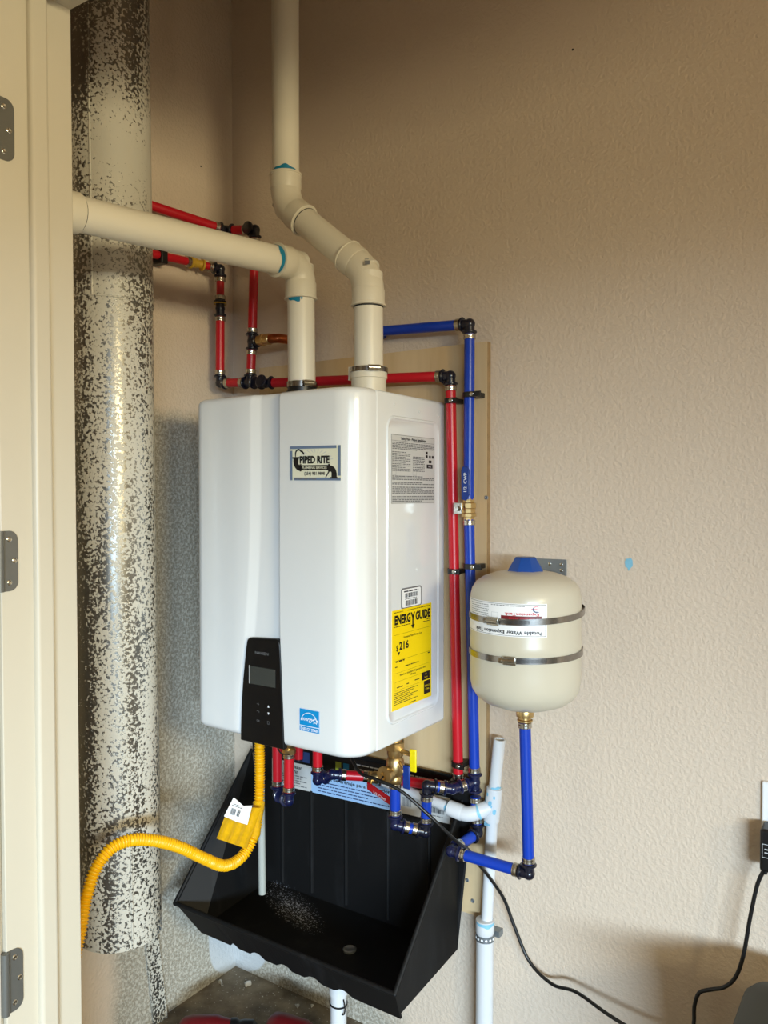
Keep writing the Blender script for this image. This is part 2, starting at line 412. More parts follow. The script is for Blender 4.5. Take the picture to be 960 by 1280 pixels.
# ------------------------------------------------------------------ plywood backing board
t = thing('plywood_board', (.44,-.009,.362), 'pale plywood backing board screwed to the wall behind the white heater', 'board')
Geo().box((.1105,-.0175,.365), (.7618,-.0008,1.6082)).out('board', 'plywood', t, smooth=False)
for k in range(3): Geo().box((.7614,-.0165+k*.0052,.3655), (.7625,-.0132+k*.0052,1.6078)).out('edge_ply', 'ply_edge', t, smooth=False, label='dark veneer layer on the cut edge')
for p in ((0.7309, -0.018, 0.3962), (0.761, -0.018, 1.276), (0.717, -0.018, 0.4384)):
    Geo().lathe(p, (0,-1,0), [(.0045,0),(.0045,.0008),(.003,.0014),(.001,.0004)], 12).out('screw', 'zinc', t)

# ------------------------------------------------------------------ round metal flue duct
t = thing('metal_duct', (.098,-.45,.325), 'tall round galvanised metal duct flecked with pale paint overspray in left corner', 'duct')
def dc(z): return Vector((.1000 + (.0763-.1000)*(z-.33)/2.0, -.452, z))
DR = .0865
def dtube(z0, z1, r, ex=0):
    rs = []; n = 48
    for k in range(13):
        z = z0+(z1-z0)*k/12; c = dc(z)
        rs.append([c+Vector((math.cos(a), math.sin(a), 0))*(r) for a in [2*math.pi*j/n for j in range(n)]])
    return rs
def duct_piece(z0, z1, r, name):
    g = Geo(); a = dtube(z0, z1, r); b = dtube(z0, z1, r-.0012)
    g.rings(a+b[::-1], cap=False, closed=True)
    return g.out(name, 'duct', t)
duct_piece(.335, 1.69, DR, 'duct_section'); duct_piece(1.684, 2.615, DR+.0012, 'duct_section')
for z0, z1, aa, r in ((1.69, 2.61, -62, DR+.0015), (.34, .56, -22, DR+.0006)):
    g = Geo()
    a = R(aa); c0 = dc(z0); c1 = dc(z1); d = Vector((math.cos(a), math.sin(a), 0))
    g.tube([c0+d*r, c1+d*r], .0022, 8); g.out('lock_seam', 'duct', t)
g = Geo(); c = dc(1.688); g.lathe(c-Vector((0,0,.002)), (0,0,1), [(DR+.0008,0),(DR+.0028,.001),(DR+.0028,.003),(DR+.0008,.004)], 48, cap=False); g.out('joint_bead', 'duct', t)
# flat metal strip running down the wall below the duct
o = Geo().prism([Vector(p) for p in ((0.012, -0.317, 0.2722), (0.012, -0.2788, 0.2551), (0.012, -0.2438, -0.0254), (0.012, -0.2857, -0.0018))], (-.006,0,0), (.006,0,0)).out('metal_strip', 'duct', None, smooth=False)
o['label'] = 'narrow flecked metal strip on the left wall below the round duct'; o['category'] = 'metal strip'

# ------------------------------------------------------------------ tankless water heater
HT, HB, XL, XR = 1.487, .78, .222, .662
t = thing('water_heater', (.442,-.02,HB), 'large white wall-hung tankless water heater with black control panel', 'water heater')
heater = t
body = Geo().box((XL+.002,-.2885,HB+.002), (XR-.001,-.02,HT-.002)).out('cabinet_body', 'white_enamel', t, smooth=False, bevel=.006, seg=3)
def lerp(tab, z):
    for (z0,v0),(z1,v1) in zip(tab, tab[1:]):
        if z >= z1: k = (z-z1)/(z0-z1); k = k*k*(3-2*k) if False else k; return v1+(v0-v1)*min(k,1)
    return tab[-1][1]
XC = [(1.487,.402),(1.30,.4015),(1.2,.399),(1.1,.3935),(.989,.3825),(.94,.376),(.881,.3685),(.82,.3645),(.772,.3632)]
XS = [(1.487,.4715),(1.30,.4706),(1.15,.4700),(.993,.4706),(.9,.4755),(.83,.479),(.772,.4812)]
def cover_prof(z):
    xc, xs = lerp(XC, z), lerp(XS, z); p = [(XL,-.290)]
    for i in range(9):
        a = R(180+90*i/8); p.append((XL+.03+.03*math.cos(a), -.320+.03*math.sin(a)))
    p += [(.29,-.3512),(.34,-.3516),(xc-.014,-.3505),(xc-.008,-.3488),(xc+.006,-.3402),(xc+.012,-.3388),(xs-.006,-.3405),(xs-.0022,-.3400),(xs-.0015,-.3340),(xs+.0006,-.3340),(xs+.0014,-.3525),(xs+.004,-.3550),(.52,-.3558),(.57,-.3560)]
    for i in range(11):
        a = R(270+90*i/10); p.append((XR-.052+.052*math.cos(a), -.304+.052*math.sin(a)))
    p.append((XR,-.290)); return p
zs = []
rr = .014
for i in range(6): a = R(90*i/5); zs.append((HT-rr+rr*math.cos(R(90)-a) if False else HT-rr*(1-math.cos(R(90)-R(18*(5-i)))) if False else HT-rr+rr*math.sin(R(90-18*i)), rr*(1-math.cos(R(90-18*i)))))
n = 46
for i in range(1, n): zs.append((HT-rr-(HT-HB-2*rr)*i/n, 0))
for i in range(6): zs.append((HB+rr-rr*math.sin(R(18*i)), rr*(1-math.cos(R(18*i)))))
rs = []
for z, ins in zs:
    q = []
    for x, y in cover_prof(z):
        q.append(Vector((.442+(x-.442)*(1-ins/.22), -.290+(y+.290)*(1-ins/.065), z)))
    rs.append(q)
Geo().rings(rs[::-1]).out('front_cover', 'white_enamel', t, auto=30)
# raised side plate with its rounded ridge
g = Geo(); o1 = rrect(-.254,.822,-.046,1.440,.028,7); o2 = rrect(-.2515,.8245,-.0485,1.4375,.026,7); o3 = rrect(-.248,.828,-.052,1.434,.023,7); o4 = rrect(-.2455,.8305,-.0545,1.4315,.021,7)
g.rings([[Vector((x, a, b)) for a, b in o] for x, o in ((.6605,o1),(.6638,o2),(.6638,o3),(.6618,o4))])
g.out('side_panel', 'white_enamel', t)
for yy, zz in ((-.225,1.462), (-.13,1.455), (-.05,1.452)):
    Geo().lathe((.6608,yy,zz), (1,0,0), [(.0028,0),(.0028,.0012),(.0014,.0016)], 10).out('screw', 'white_enamel', t)
# control panel
g = Geo(); L = []; Rr = []
zz = [.7725,.80,.83,.86,.90,.94,.965]
lo = [Vector((lerp(XC,z)-.0005,0,z)) for z in zz]; ro = [Vector((lerp(XS,z)+.0005,0,z)) for z in zz]
xa, xb = lerp(XC,.98), lerp(XS,.98); tp = []
for i in range(7):
    a = R(180-15*i); tp.append(Vector((xa+.012+.012*math.cos(a),0,.977+.012*math.sin(a))))
tq = [Vector((xb-.012+.012*math.cos(R(90-15*i)),0,.981+.012*math.sin(R(90-15*i)))) for i in range(7)]
poly = lo+tp+tq+ro[::-1]
cp = Geo().prism(poly, (0,-.341,0), (0,-.0125,0)).out('control_panel', 'black_panel', t, smooth=False, bevel=.0025, seg=3)
d = Geo().box((.3900,-.3542,.8945), (.4600,-.3530,.9310)).out('display', 'display', cp, smooth=False)
Geo().box((.3888,-.3545,.8945), (.3898,-.3531,.9320)).out('backlight_line', 'ink_light', cp, smooth=False)  # light grey strip stands in for the display's backlight
P = Print(plane_fn((.42,-.3537,.94), (1,0,0), (0,0,1), (0,-1,0)))
P.text('NAVIEN', .004, .0175, .0058, 'ink_grey', width=.036, bold=.01)
P.frame(-.028,-.128,.036,-.068,.0004,'key')
P.poly([(.019,-.088),(.024,-.088),(.0215,-.083)], 'ink_white'); P.poly([(.019,-.098),(.0215,-.103),(.024,-.098)], 'ink_white')
P.text('OK', -.006, -.121, .0045, 'ink_grey'); P.frame(.0185,-.122,.0235,-.116,.0006,'ink_grey'); P.rect(-.010,-.085,-.003,-.0843,'ink_grey'); P.rect(-.006,-.087,-.0053,-.082,'ink_grey')
P.rect(-.010,-.0995,-.004,-.0988,'ink_grey'); P.rect(-.0045,-.1025,-.0038,-.0988,'ink_grey')
P.out('printing', cp)

# plumber's business card sticker
def quad_label(name, fn, w_, h, m, label, th=.0006, r=0):
    p = rrect(0,0,w_,h,r,4) if r else [(0,0),(w_,0),(w_,h),(0,h)]
    a = [fn(u,v,0) for u,v in p]; b = [fn(u,v,th) for u,v in p]
    g = Geo(); g.rings([a,b]); return g.out(name, m, heater, smooth=False, label=label)
fn = plane_fn((.5035,-.3560,1.3105), (1,0,-.012), (0,0,1), (0,-1,0))
W_, H_ = .1235, .0665
o = quad_label('sticker', fn, W_, H_, 'card_cream', 'small grey bordered plumber sticker with black pipe drawing', .0008)
P = Print(lambda a, b, l=0: fn(a, b, l+.0008))
P.rect(0,H_-.0055,W_-.010,H_,'card_blue'); P.rect(0,0,.0055,H_-.0085,'card_blue'); P.rect(W_-.0065,.009,W_,H_,'card_blue'); P.rect(.0085,0,W_,.0055,'card_blue')
for k in range(13):
    a = R(15+12.5*k); cx, cy = .062, .034; P.poly([(cx+.018*math.cos(a-.03),cy+.018*math.sin(a-.03)),(cx+.045*math.cos(a-.02),cy+.026*math.sin(a-.02)),(cx+.045*math.cos(a+.04),cy+.026*math.sin(a+.04))], 'label_grey', .0003)
P.text('PIPED RITE', .061, .0335, .0135, 'ink', width=.073, bold=.05, lift=.0009)
P.rect(.028,.0195,.098,.0295,'ink',.0006); P.rect(.024,.0175,.0285,.0315,'ink',.0007); P.rect(.094,.0175,.0985,.0315,'ink',.0007)
P.text('PLUMBING SERVICES', .061, .0222, .0048, 'card_cream', width=.060, lift=.0010, bold=.01)
P.text('(254) 981-9898', .061, .0105, .0062, 'ink', width=.050, bold=.02, lift=.0009)
def arc_band(cx, cy, r0, r1, a0, a1, m, n=8, lift=.0007):
    for i in range(n):
        a = R(a0+(a1-a0)*i/n); b = R(a0+(a1-a0)*(i+1)/n)
        P.poly([(cx+r0*math.cos(a),cy+r0*math.sin(a)),(cx+r1*math.cos(a),cy+r1*math.sin(a)),(cx+r1*math.cos(b),cy+r1*math.sin(b)),(cx+r0*math.cos(b),cy+r0*math.sin(b))], m, lift)
arc_band(.0255,.0345,.005,.016,180,270,'ink'); P.rect(.0085,.0345,.021,.042,'ink',.0007); P.rect(.006,.042,.0235,.0455,'ink',.0007)
arc_band(.0985,.0130,.004,.0155,0,90,'ink'); P.rect(.102,.004,.1145,.014,'ink',.0007); P.rect(.0985,.0035,.1165,.0065,'ink',.0008)
arc_band(.0215,.052,.006,.009,20,175,'ink'); P.poly([(.0125,.054),(.0155,.054),(.0145,.045),(.0130,.045)], 'ink', .0007); P.poly([(.0285,.056),(.035,.049),(.036,.052),(.030,.059)], 'ink', .0007)
P.poly([(.087,.006),(.0895,.006),(.0985,.018),(.096,.0195)], 'ink', .0008)
P.rule(.012,.066,.0018,.0022,'ink_grey',.0006)
P.out('printing', o)
# energy rating star sticker
fn = plane_fn((.5250,-.3558,.8205), (1,0,0), (0,0,1), (0,-1,0))
o = quad_label('energy_sticker', fn, .0495, .0445, 'star_blue', 'small square blue and white energy sticker near bottom of front', .0008)
P = Print(lambda a, b, l=0: fn(a, b, l+.0008))
P.frame(0,0,.0495,.0445,.0006,'ink_white',.0003); P.rect(0,.0105,.0495,.0118,'ink_white')
arc_band(.0247,.0165,.0205,.0217,12,168,'ink_white',14)
P.text('energy', .020, .0215, .0085, 'ink_white', width=.031, shear=.4, bold=.01)
st = []
for k in range(10):
    a = R(90+36*k); r = .0075 if k % 2 == 0 else .0032; st.append((.0395+r*math.cos(a), .0235+r*math.sin(a)))
for k in range(5): P.poly([st[(2*k-1) % 10], st[2*k], st[2*k+1]], 'ink_white')
P.text('ENERGY STAR', .0247, .0025, .0058, 'ink_white', width=.043, bold=.02)
P.out('printing', o)
# side labels: u runs from the front edge towards the wall, v up
def side_fn(y0, z0): return plane_fn((.6618,y0,z0), (0,1,0), (0,0,1), (1,0,0))
fn = side_fn(-.2390,1.2640); W_, H_ = .170, .139
o = quad_label('rating_label', fn, W_, H_, 'label_grey', 'grey and white rating label full of fine print')
P = Print(lambda a, b, l=0: fn(a, b, l+.0006))
P.frame(.001,.001,W_-.001,H_-.001,.0006,'ink_grey'); P.rect(.001,H_-.013,W_-.001,H_-.0124,'ink_grey')
P.text('Safety Plate · Plaque Signalétique', W_/2, H_-.0102, .0052, 'ink', width=.098, bold=.02)
for k in range(5): P.rule(.004, W_-.004 if k < 4 else .1, H_-.0175-k*.0030, .0017, 'ink_grey', seed=k)
for k in range(12): P.rule(.004, .072 if k % 3 else .055, H_-.036-k*.0034, .0016, 'ink_grey', seed=k+40)
for k in range(9): P.rule(.082, .128, H_-.044-k*.0036, .0018, 'ink_grey', seed=k+80)
P.frame(.0035,.058,.018,.104,.0004,'ink_grey'); P.frame(.081,.058,.096,.096,.0004,'ink_grey')
for u, v in ((.137,.099),(.150,.098),(.162,.098),(.137,.106),(.149,.088),(.153,.088)): P.rect(u-.0038,v-.0028,u+.0038,v+.0028,'ink')
P.rect(.137,.074,.161,.082,'ink'); P.text('UL us', .149, .0762, .004, 'ink_white', lift=.0008)
for k in range(17):
    if k in (3, 6, 12): continue
    P.rule(.004, W_-.004 if k % 4 else .12, .0545-k*.00315, .0019, 'ink_grey', seed=k+120)
P.out('printing', o)
fn = side_fn(-.2015,1.0500); W_, H_ = .0795, .0425
o = quad_label('serial_label', fn, W_, H_, 'ink_grey', 'small white barcode label with rounded dark border', r=.006)
P = Print(lambda a, b, l=0: fn(a, b, l+.0006))
P.poly(rrect(.0034,.0028,W_-.0034,H_-.0028,.0040,4), 'paper', .0002); 
P.rule(.010,.066,.0338,.0026,'ink',seed=4); P.bars(.014,.0225,.062,.0315,'ink',seed=3); P.rule(.014,.06,.0188,.0014,'ink_grey'); P.bars(.016,.0055,.062,.0165,'ink',seed=5)
P.out('printing', o)
fn = side_fn(-.2350,.8500); W_, H_ = .1535, .2010
o = quad_label('energy_cost_label', fn, W_, H_, 'energy_yellow', 'tall bright yellow energy cost label with black lettering', .0009)
P = Print(lambda a, b, l=0: fn(a, b, l+.0009))
P.rule(.006,.04,H_-.0055,.0014,'ink'); P.rule(.055,.145,H_-.0055,.0014,'ink')
P.text('ENERG', .038, H_-.0285, .0175, 'ink', width=.060, bold=.05); P.text('GUIDE', .1175, H_-.0285, .0175, 'ink', width=.060, bold=.05)
P.poly([(.0685,H_-.011),(.0735,H_-.011),(.0800,H_-.021),(.0800,H_-.038),(.0750,H_-.038),(.0750,H_-.022)], 'ink'); P.poly([(.0810,H_-.011),(.0862,H_-.011),(.0798,H_-.024),(.0765,H_-.020)], 'ink')
P.poly([(.0700,H_-.037),(.0850,H_-.037),(.0775,H_-.0455)], 'ink')
P.rule(.006,.068,H_-.0345,.0016,'ink'); P.rule(.128,.148,H_-.0335,.0016,'ink'); P.rule(.118,.148,H_-.0375,.0016,'ink')
P.rect(.006,H_-.0500,.148,H_-.0496,'ink')
P.text('Estimated Yearly Energy Cost', .078, H_-.0600, .0042, 'ink', width=.072, bold=.01)
P.text('216', .043, .1195, .0160, 'ink', width=.036, bold=.03); P.text('$', .0175, .1190, .0115, 'ink', bold=.015)
P.poly([(.019,.1155),(.0285,.1155),(.02375,.1085)], 'ink')
P.rect(.008,.0985,.148,.0989,'ink'); P.rule(.012,.045,.0955,.0028,'ink'); P.rule(.138,.146,.0945,.0022,'ink'); P.rule(.010,.018,.0855,.002,'ink'); P.rule(.048,.100,.0825,.002,'ink')
P.rect(.006,.0740,.148,.0743,'ink'); P.text('Based on standard US gas prices and', .078, .0665, .004, 'ink', width=.100, bold=.01); P.text('efficiency', .078, .0610, .004, 'ink', width=.022)
P.frame(.010,.0385,.115,.0565,.0003,'ink'); P.rule(.016,.040,.0435,.0020,'ink'); P.rule(.053,.062,.0445,.002,'ink'); P.rule(.085,.103,.0460,.002,'ink')
P.rect(.113,.0400,.146,.0570,'ink'); P.text('9.4', .1295, .0505, .0035, 'energy_yellow', lift=.0009); P.text('therms', .1295, .0445, .0035, 'energy_yellow', lift=.0009)
for k in range(7): P.rule(.007,.096-(k % 3)*.014,.0335-k*.0038,.0014,'ink',seed=k)
P.rect(.122,.0095,.148,.0375,'ink'); P.text('ENERGY', .135, .0245, .0042, 'energy_yellow', width=.020, lift=.0009); P.text('STAR', .135, .0175, .0042, 'energy_yellow', width=.015, lift=.0009)
P.rule(.065,.092,.0035,.0018,'ink')
P.out('printing', o)
# underside stubs and the bottom service plate
Geo().box((XL+.03,-.27,HB-.004), (XR-.03,-.05,HB+.004)).out('bottom_plate', 'zinc', t, smooth=False)

# ------------------------------------------------------------------ PVC vents
def pvc_socket(g, a, d, r=.0345, L=.036):
    a = Vector(a); d = Vector(d).normalized(); g.lathe(a, d, [(r-.004,0),(r-.001,.001),(r,.004),(r,L-.005),(r+.0016,L-.004),(r+.0016,L-.0008),(r,L),(.0305,L+.0002)], 28)
def pvc_elbow(parent, c, d1, d2, reach, name='elbow', label=None):
    c = Vector(c); d1 = Vector(d1).normalized(); d2 = Vector(d2).normalized(); g = Geo(); pts = []
    a = c+d1*reach*.62; b = c+d2*reach*.62
    for i in range(13):
        k = i/12; pts.append(a*(1-k)**2+c*2*k*(1-k)+b*k*k)
    g.tube(pts, .0332, 28)
    pvc_socket(g, c+d1*reach*.5, d1, L=reach*.55); pvc_socket(g, c+d2*reach*.5, d2, L=reach*.55)
    return g.out(name, 'pvc_fit', parent, label=label)
def primer(parent, c, d, r, off, half, wid=.010, name='primer_stain'):
    """irregular crescent of blue primer wiped on the pipe next to a socket; off = turn away from the doorway side"""
    c = Vector(c); d = Vector(d).normalized(); u = Vector((1.2,-1.5,0)); u = (u-d*u.dot(d)).normalized(); v = Vector((0,0,1)).cross(u) if abs(d.z) > .9 else d.cross(u)
    n = 18; o = []; i_ = []
    for k in range(n+1):
        a = R(off-half+2*half*k/n); e = (u*math.cos(a)+v*math.sin(a))*r
        h = wid*math.sin(math.pi*k/n)**.6*(.85+.15*math.sin(k*.8)); i_.append(c+e); o.append(c+e+d*(h+.0004))
    vs = i_+o; fs = [(k,k+1,n+2+k,n+1+k) for k in range(n)]
    return mobj(name, vs, fs, 'primer', parent)
def ring(parent, c, d, r, wd, m, name, th=.0006):
    g = Geo(); g.lathe(Vector(c)-Vector(d).normalized()*wd/2, d, [(r,0),(r+th,0),(r+th,wd),(r,wd)], 28, cap=False); return g.out(name, m, parent)
def band_clamp(parent, c, r, screw_dir, w_=.0125, tail=True, m='strap_steel', name='band_clamp', perf=True):
    c = Vector(c); g = Geo(); g.lathe(c-Vector((0,0,w_/2)), (0,0,1), [(r,0),(r+.0012,0),(r+.0012,w_),(r,w_)], 56, cap=False)
    b = g.out(name, m, parent); sd = Vector(screw_dir).normalized(); tn = Vector((-sd.y, sd.x, 0)); h = c+sd*(r+.006)
    Geo().cyl(h-tn*.012, h+tn*.012, .0062, 14).out('clamp_screw', 'steel', b)
    gg = Geo(); q = [h+tn*sx*.009-sd*.0056+Vector((0,0,sz*w_*.56)) for sx, sz in ((-1,-1),(1,-1),(1,1),(-1,1))]
    gg.prism(q, (0,0,0), sd*.0062); gg.out('clamp_housing', 'steel', b, smooth=False)
    Geo().cyl(h+tn*.012, h+tn*.0165, .0048, 6).out('screw_head', 'steel', b, smooth=False)
    return b
pr_ = .0302
# exhaust: up from the heater, then level towards the doorway
A0 = Vector((.3955,-.19,1.488)); A1 = Vector((.3915,-.19,1.786)); A2 = Vector((.3464,-.7265,1.7546))
t = thing('exhaust_vent_pipe', A0, 'off-white plastic vent pipe elbowing left across the metal duct', 'vent pipe', 'plastic vent pipes on top of the heater')
Geo().cyl(A0-Vector((0,0,.004)), A1, pr_, 28).out('pipe', 'pvc', t)
dh = (A2-A1).normalized()
Geo().cyl(A1, A2+dh*.03, pr_, 28).out('pipe', 'pvc', t)
pvc_elbow(t, A1, A0-A1, dh, .072)
Geo().lathe(A2-dh*.006, dh, [(.0305,0),(.034,.0005),(.0345,.002),(.0345,.034)], 28).out('coupling', 'pvc_fit', t)
ring(t, A2-dh*.0065, dh, .0303, .003, 'mark', 'joint_line', .0012)
primer(t, A1+Vector((0,0,-.0740)), (0,0,-1), pr_+.0006, -12, 48, .012); primer(t, A1+dh*.0735, dh, pr_+.0006, 10, 90, .016)
band_clamp(t, A0+Vector((0,0,.036)), .0325, (.9,-.5,0), .012)
Geo().lathe(A0-Vector((0,0,.003)), (0,0,1), [(.036,0),(.036,.024),(.0318,.0245),(.0318,.043),(.0302,.0435)], 28).out('collar', 'black_plastic', t)
# intake
B0 = Vector((.5748,-.19,1.488)); B1 = Vector((.5735,-.19,1.742)); B2 = Vector((.3500,-.19,1.925)); B3 = Vector((.3500,-.19,2.62))
t = thing('intake_vent_pipe', B0, 'off-white plastic vent pipe offset with two bends rising to ceiling', 'vent pipe', 'plastic vent pipes on top of the heater')
db = (B2-B1).normalized()
Geo().cyl(B0, B1, .0305, 28).out('pipe', 'pvc', t); Geo().cyl(B1, B2, pr_, 28).out('pipe', 'pvc', t); Geo().cyl(B2, B3, pr_, 28).out('pipe', 'pvc', t)
eb1 = pvc_elbow(t, B1, (0,0,-1), db, .066); pvc_elbow(t, B2, (0,0,1), -db, .066)
ring(t, B1+Vector((0,0,-.071)), (0,0,1), .0306, .003, 'mark', 'joint_line'); ring(t, B1+db*.072, db, .0303, .0018, 'mark', 'joint_line'); ring(t, B2-db*.072, db, .0303, .0018, 'mark', 'joint_line')
primer(t, B2+Vector((0,0,.0670)), (0,0,1), pr_+.0006, -5, 60, .014)
P = Print(lambda a, b, l=0: B1+Vector((math.sin(a/.034+.55)*.0352, -math.cos(a/.034+.55)*.0352, b+.012)))
P.rect(-.005,-.004,.005,.004,'ink_grey'); P.rule(-.005,.005,.006,.0012,'ink_grey')
P.out('printing', eb1)
g = Geo(); g.lathe(B0-Vector((0,0,.002)), (0,0,1), [(.036,0),(.0365,.004),(.0365,.036),(.0385,.037),(.0385,.060),(.0365,.061),(.0310,.0615)], 28)
g.box((B0.x-.044,B0.y-.012,B0.z+.034), (B0.x-.030,B0.y+.012,B0.z+.062))
g.out('adapter', 'pvc_fit', t)
band_clamp(t, B0+Vector((0,0,.052)), .0388, (.75,-.66,0), .010)

# ------------------------------------------------------------------ PEX plumbing
FITN = [0]
def fitting(parent, c, dirs, name='elbow', m='fitting', L=.021, r=.0108, label=None):
    c = Vector(c); g = Geo(); g.ball(c, r*1.12, 14)
    for d in dirs:
        d = Vector(d).normalized()
        g.lathe(c, d, [(r,0),(r,L-.0065),(.0150,L-.006),(.0158,L-.005),(.0158,L-.0025),(.0150,L-.0018),(.0128,L-.0012),(.0128,L)], 18)
    return g.out(name, m, parent, label=label)
def crimp(parent, p, d):
    d = Vector(d).normalized(); p = Vector(p)
    return Geo().lathe(p, d, [(.0117,0),(.0130,.0008),(.0133,.003),(.0126,.005),(.0133,.0075),(.0130,.0102),(.0117,.011)], 18).out('crimp_ring', 'steel', parent)
def seg(parent, a, b, m, ga=.020, gb=.020, ra=True, rb=True, r=.0112):
    a = Vector(a); b = Vector(b); d = (b-a).normalized(); p = a+d*ga; q = b-d*gb
    if (q-p).dot(d) < .004: return
    if ra: crimp(parent, p+d*.0015, d)
    if rb and (q-p).length > .03: crimp(parent, q-d*.0015, -d)
    Geo().cyl(p, q, r, 20).out('tube', m, parent)
def run(parent, pts, m, start='open', end='open', mids=None, fm='fitting'):
    P = [Vector(p) for p in pts]
    for i in range(len(P)-1):
        a_open = (i == 0 and start == 'open'); b_open = (i == len(P)-2 and end == 'open')
        seg(parent, P[i], P[i+1], m, 0 if a_open else .020, 0 if b_open else .020, not a_open, not b_open)
    for i in range(1, len(P)-1):
        if mids and not mids[i-1]: continue
        fitting(parent, P[i], [P[i-1]-P[i], P[i+1]-P[i]], m=fm)

# hot: riser loop in the left corner
RP = 'red_pex'
t = thing('red_water_pipe', (.16,-.1,1.56), 'thin red pipe loop with copper branch in corner above heater left side', 'water pipe', None)
T1 = Vector((0.1624, -0.1, 1.6579)); T2 = Vector((0.1566, -0.1, 1.5584)); T3 = Vector((0.2202, -0.115, 1.5499)); C0 = Vector((0.1744, -0.1, 1.9287)); B_ = Vector((0.092, -0.115, 1.9376))
qa = Vector((0.03, -0.3176, 1.9564)); Geo().tube([(-.0,qa.y-.012,qa.z+.003), (.018,qa.y-.010,qa.z+.003), qa+Vector((0,-.004,0)), qa+(B_-qa)*.03], .0112, 16).out('tube', RP, t)
seg(t, qa, B_, RP, 0, .020, False, True)
fitting(t, B_, [qa-B_, C0-B_]); seg(t, B_, C0, RP, .02, .02, False, True)
fitting(t, C0, [B_-C0, T1-C0]); Geo().lathe(C0+Vector((-.010,-.012,.002)), (0,-1,0), [(.0145,0),(.0155,.002),(.0155,.006),(.011,.007)], 18).out('fitting_collar', 'fitting', t)
seg(t, C0, T1, RP); 
D = Vector((1,0,0)); fitting(t, T1, [(0,0,1),(0,0,-1),D], 'tee')
Geo().lathe(T1+D*.020, D, [(.0125,0),(.0125,.012),(.0150,.013),(.0150,.020),(.0125,.021),(.0135,.030),(.0135,.038),(.0115,.040)], 18).out('union', 'brass', t, label='brass union')
Geo().tube([T1+D*.038, T1+D*.060, T1+D*.072, T1+Vector((.082,.006,0)), T1+Vector((.088,.022,0)), T1+Vector((.088,.099,0))], .0112, 18).out('copper_branch', 'copper', t, label='short copper branch pipe')
seg(t, T1, T2, RP, .02, .02); fitting(t, T2, [(0,0,1), T3-T2, (-1,0,0)], 'tee')
Lc = Vector((0.0522, -0.1, 1.5645)); K = Vector((0.0799, -0.12, 1.8516)); J = Vector((0.035, -0.1629, 1.8545)); K = Vector((Lc.x+.003,Lc.y,K.z))
fitting(t, Lc, [K-Lc, T2-Lc]); seg(t, Lc, T2, RP); 
mid = Lc+(K-Lc)*.655; seg(t, Lc, mid, RP); fitting(t, mid, [K-mid, Lc-mid], 'coupling'); ring(t, mid+Vector((0,0,.012)), (0,0,1), .0158, .003, 'fitting_yellow', 'yellow_ring')
seg(t, mid, K, RP, r=.0100); fitting(t, K, [(0,0,-1), J-K]); seg(t, K, J, RP, .02, .018, r=.009)
jb = Vector((.032,-.335,1.842)); fitting(t, J, [K-J, jb-J], 'coupling', 'fitting_yellow', r=.010, label='yellow coupling')
seg(t, J, jb, RP, .02, 0, True, False, r=.0100); Geo().tube([jb+Vector((0,.004,0)), jb+Vector((-.002,-.003,0)), jb+Vector((-.012,-.007,0)), jb+Vector((-.032,-.007,0))], .0100, 16).out('tube', RP, t)
clampP = Vector((0.03, -0.2692, 1.845))
Geo().box(clampP+Vector((-.028,-.011,-.018)), clampP+Vector((.016,.009,.018))).out('pipe_clamp', 'black_plastic', t, smooth=False, bevel=.003)
fitting(t, T3, [T2-T3, (1,.1,0), (0,-1,.2)], 'tee')
G_ = Vector((0.6877, -0.045, 1.5375)); Hh = Vector((0.7093, -0.045, 0.6483)); Hv = Vector((G_.x+.006, -.045, G_.z))
# hot line across the board and down its right side
t = thing('red_water_pipe', G_, 'long red pipe across plywood then down beside the blue riser', 'water pipe', None)
seg(t, T3, G_, RP, .022, .020, False, True); fitting(t, G_, [T3-G_, Hh-G_]); seg(t, G_, Hh, RP, .020, .020, True, True)
Hl = Vector((.50,-.075,.640))
fitting(t, Hh, [G_-Hh, Hl-Hh]); seg(t, Hh, Hl, RP, .02, .03)
dv = (Hl-Hh).normalized()
Geo().lathe(Hl+dv*-.032, dv, [(.0105,0),(.0125,.002),(.0125,.008),(.0105,.009),(.0138,.014),(.0138,.024),(.0105,.028),(.0125,.030),(.0125,.037),(.0105,.039)], 18).out('valve_body', 'brass', t, label='brass ball valve body')
# lever of the hot shut-off, lettered
v0 = Hl+Vector((.005,-.024,-.012)); v1 = Hl+Vector((.082,-.040,-.028)); q = Vector((0,0,.0085)); 
hd = Geo().prism([v0-q, v1-q*1.1, v1+Vector((.006,0,0)), v1+q, v0+q*1.1], (0,0,0), (0,.004,0)).out('valve_lever', 'handle_red', t, smooth=False, bevel=.002, label='red valve lever')
Geo().cyl(Hl, v0+Vector((.006,.002,0)), .006, 12).out('valve_stem', 'brass', t)
P = Print(plane_fn((v0+v1)/2+Vector((0,-.0006,-.002)), (v1-v0).normalized(), (0,0,1), (0,-1,0))); P.text('1/2 CWP', .004, -.004, .006, 'ink_white', width=.040); P.out('printing', hd)
hotL = Vector((0.3972, -0.14, 0.6315)); hotT = Vector((hotL.x,-.14,.775)); hotM = Vector((0.4308, -0.13, 0.6481))
t2 = thing('red_water_pipe', (hotL.x,-.14,.775), 'short red pipe dropping from heater underside to blue-black elbows', 'water pipe', None)
seg(t2, hotT, hotL, RP, 0, .02, False, True); fitting(t2, hotL, [(0,0,1), hotM-hotL], m='fitting_blue'); fitting(t2, hotM, [hotL-hotM, Hl+dv*.007-hotM], m='fitting_blue'); seg(t2, hotM, Hl+dv*.007, RP, .02, .0)
a = Vector((.340,-.16,.776)); b = Vector((0.2941, -0.16, 0.583)); a.x = b.x-.002; c = Vector((0.3625, -0.2, 0.5955)); d_ = Vector((c.x+.001,c.y,.776))
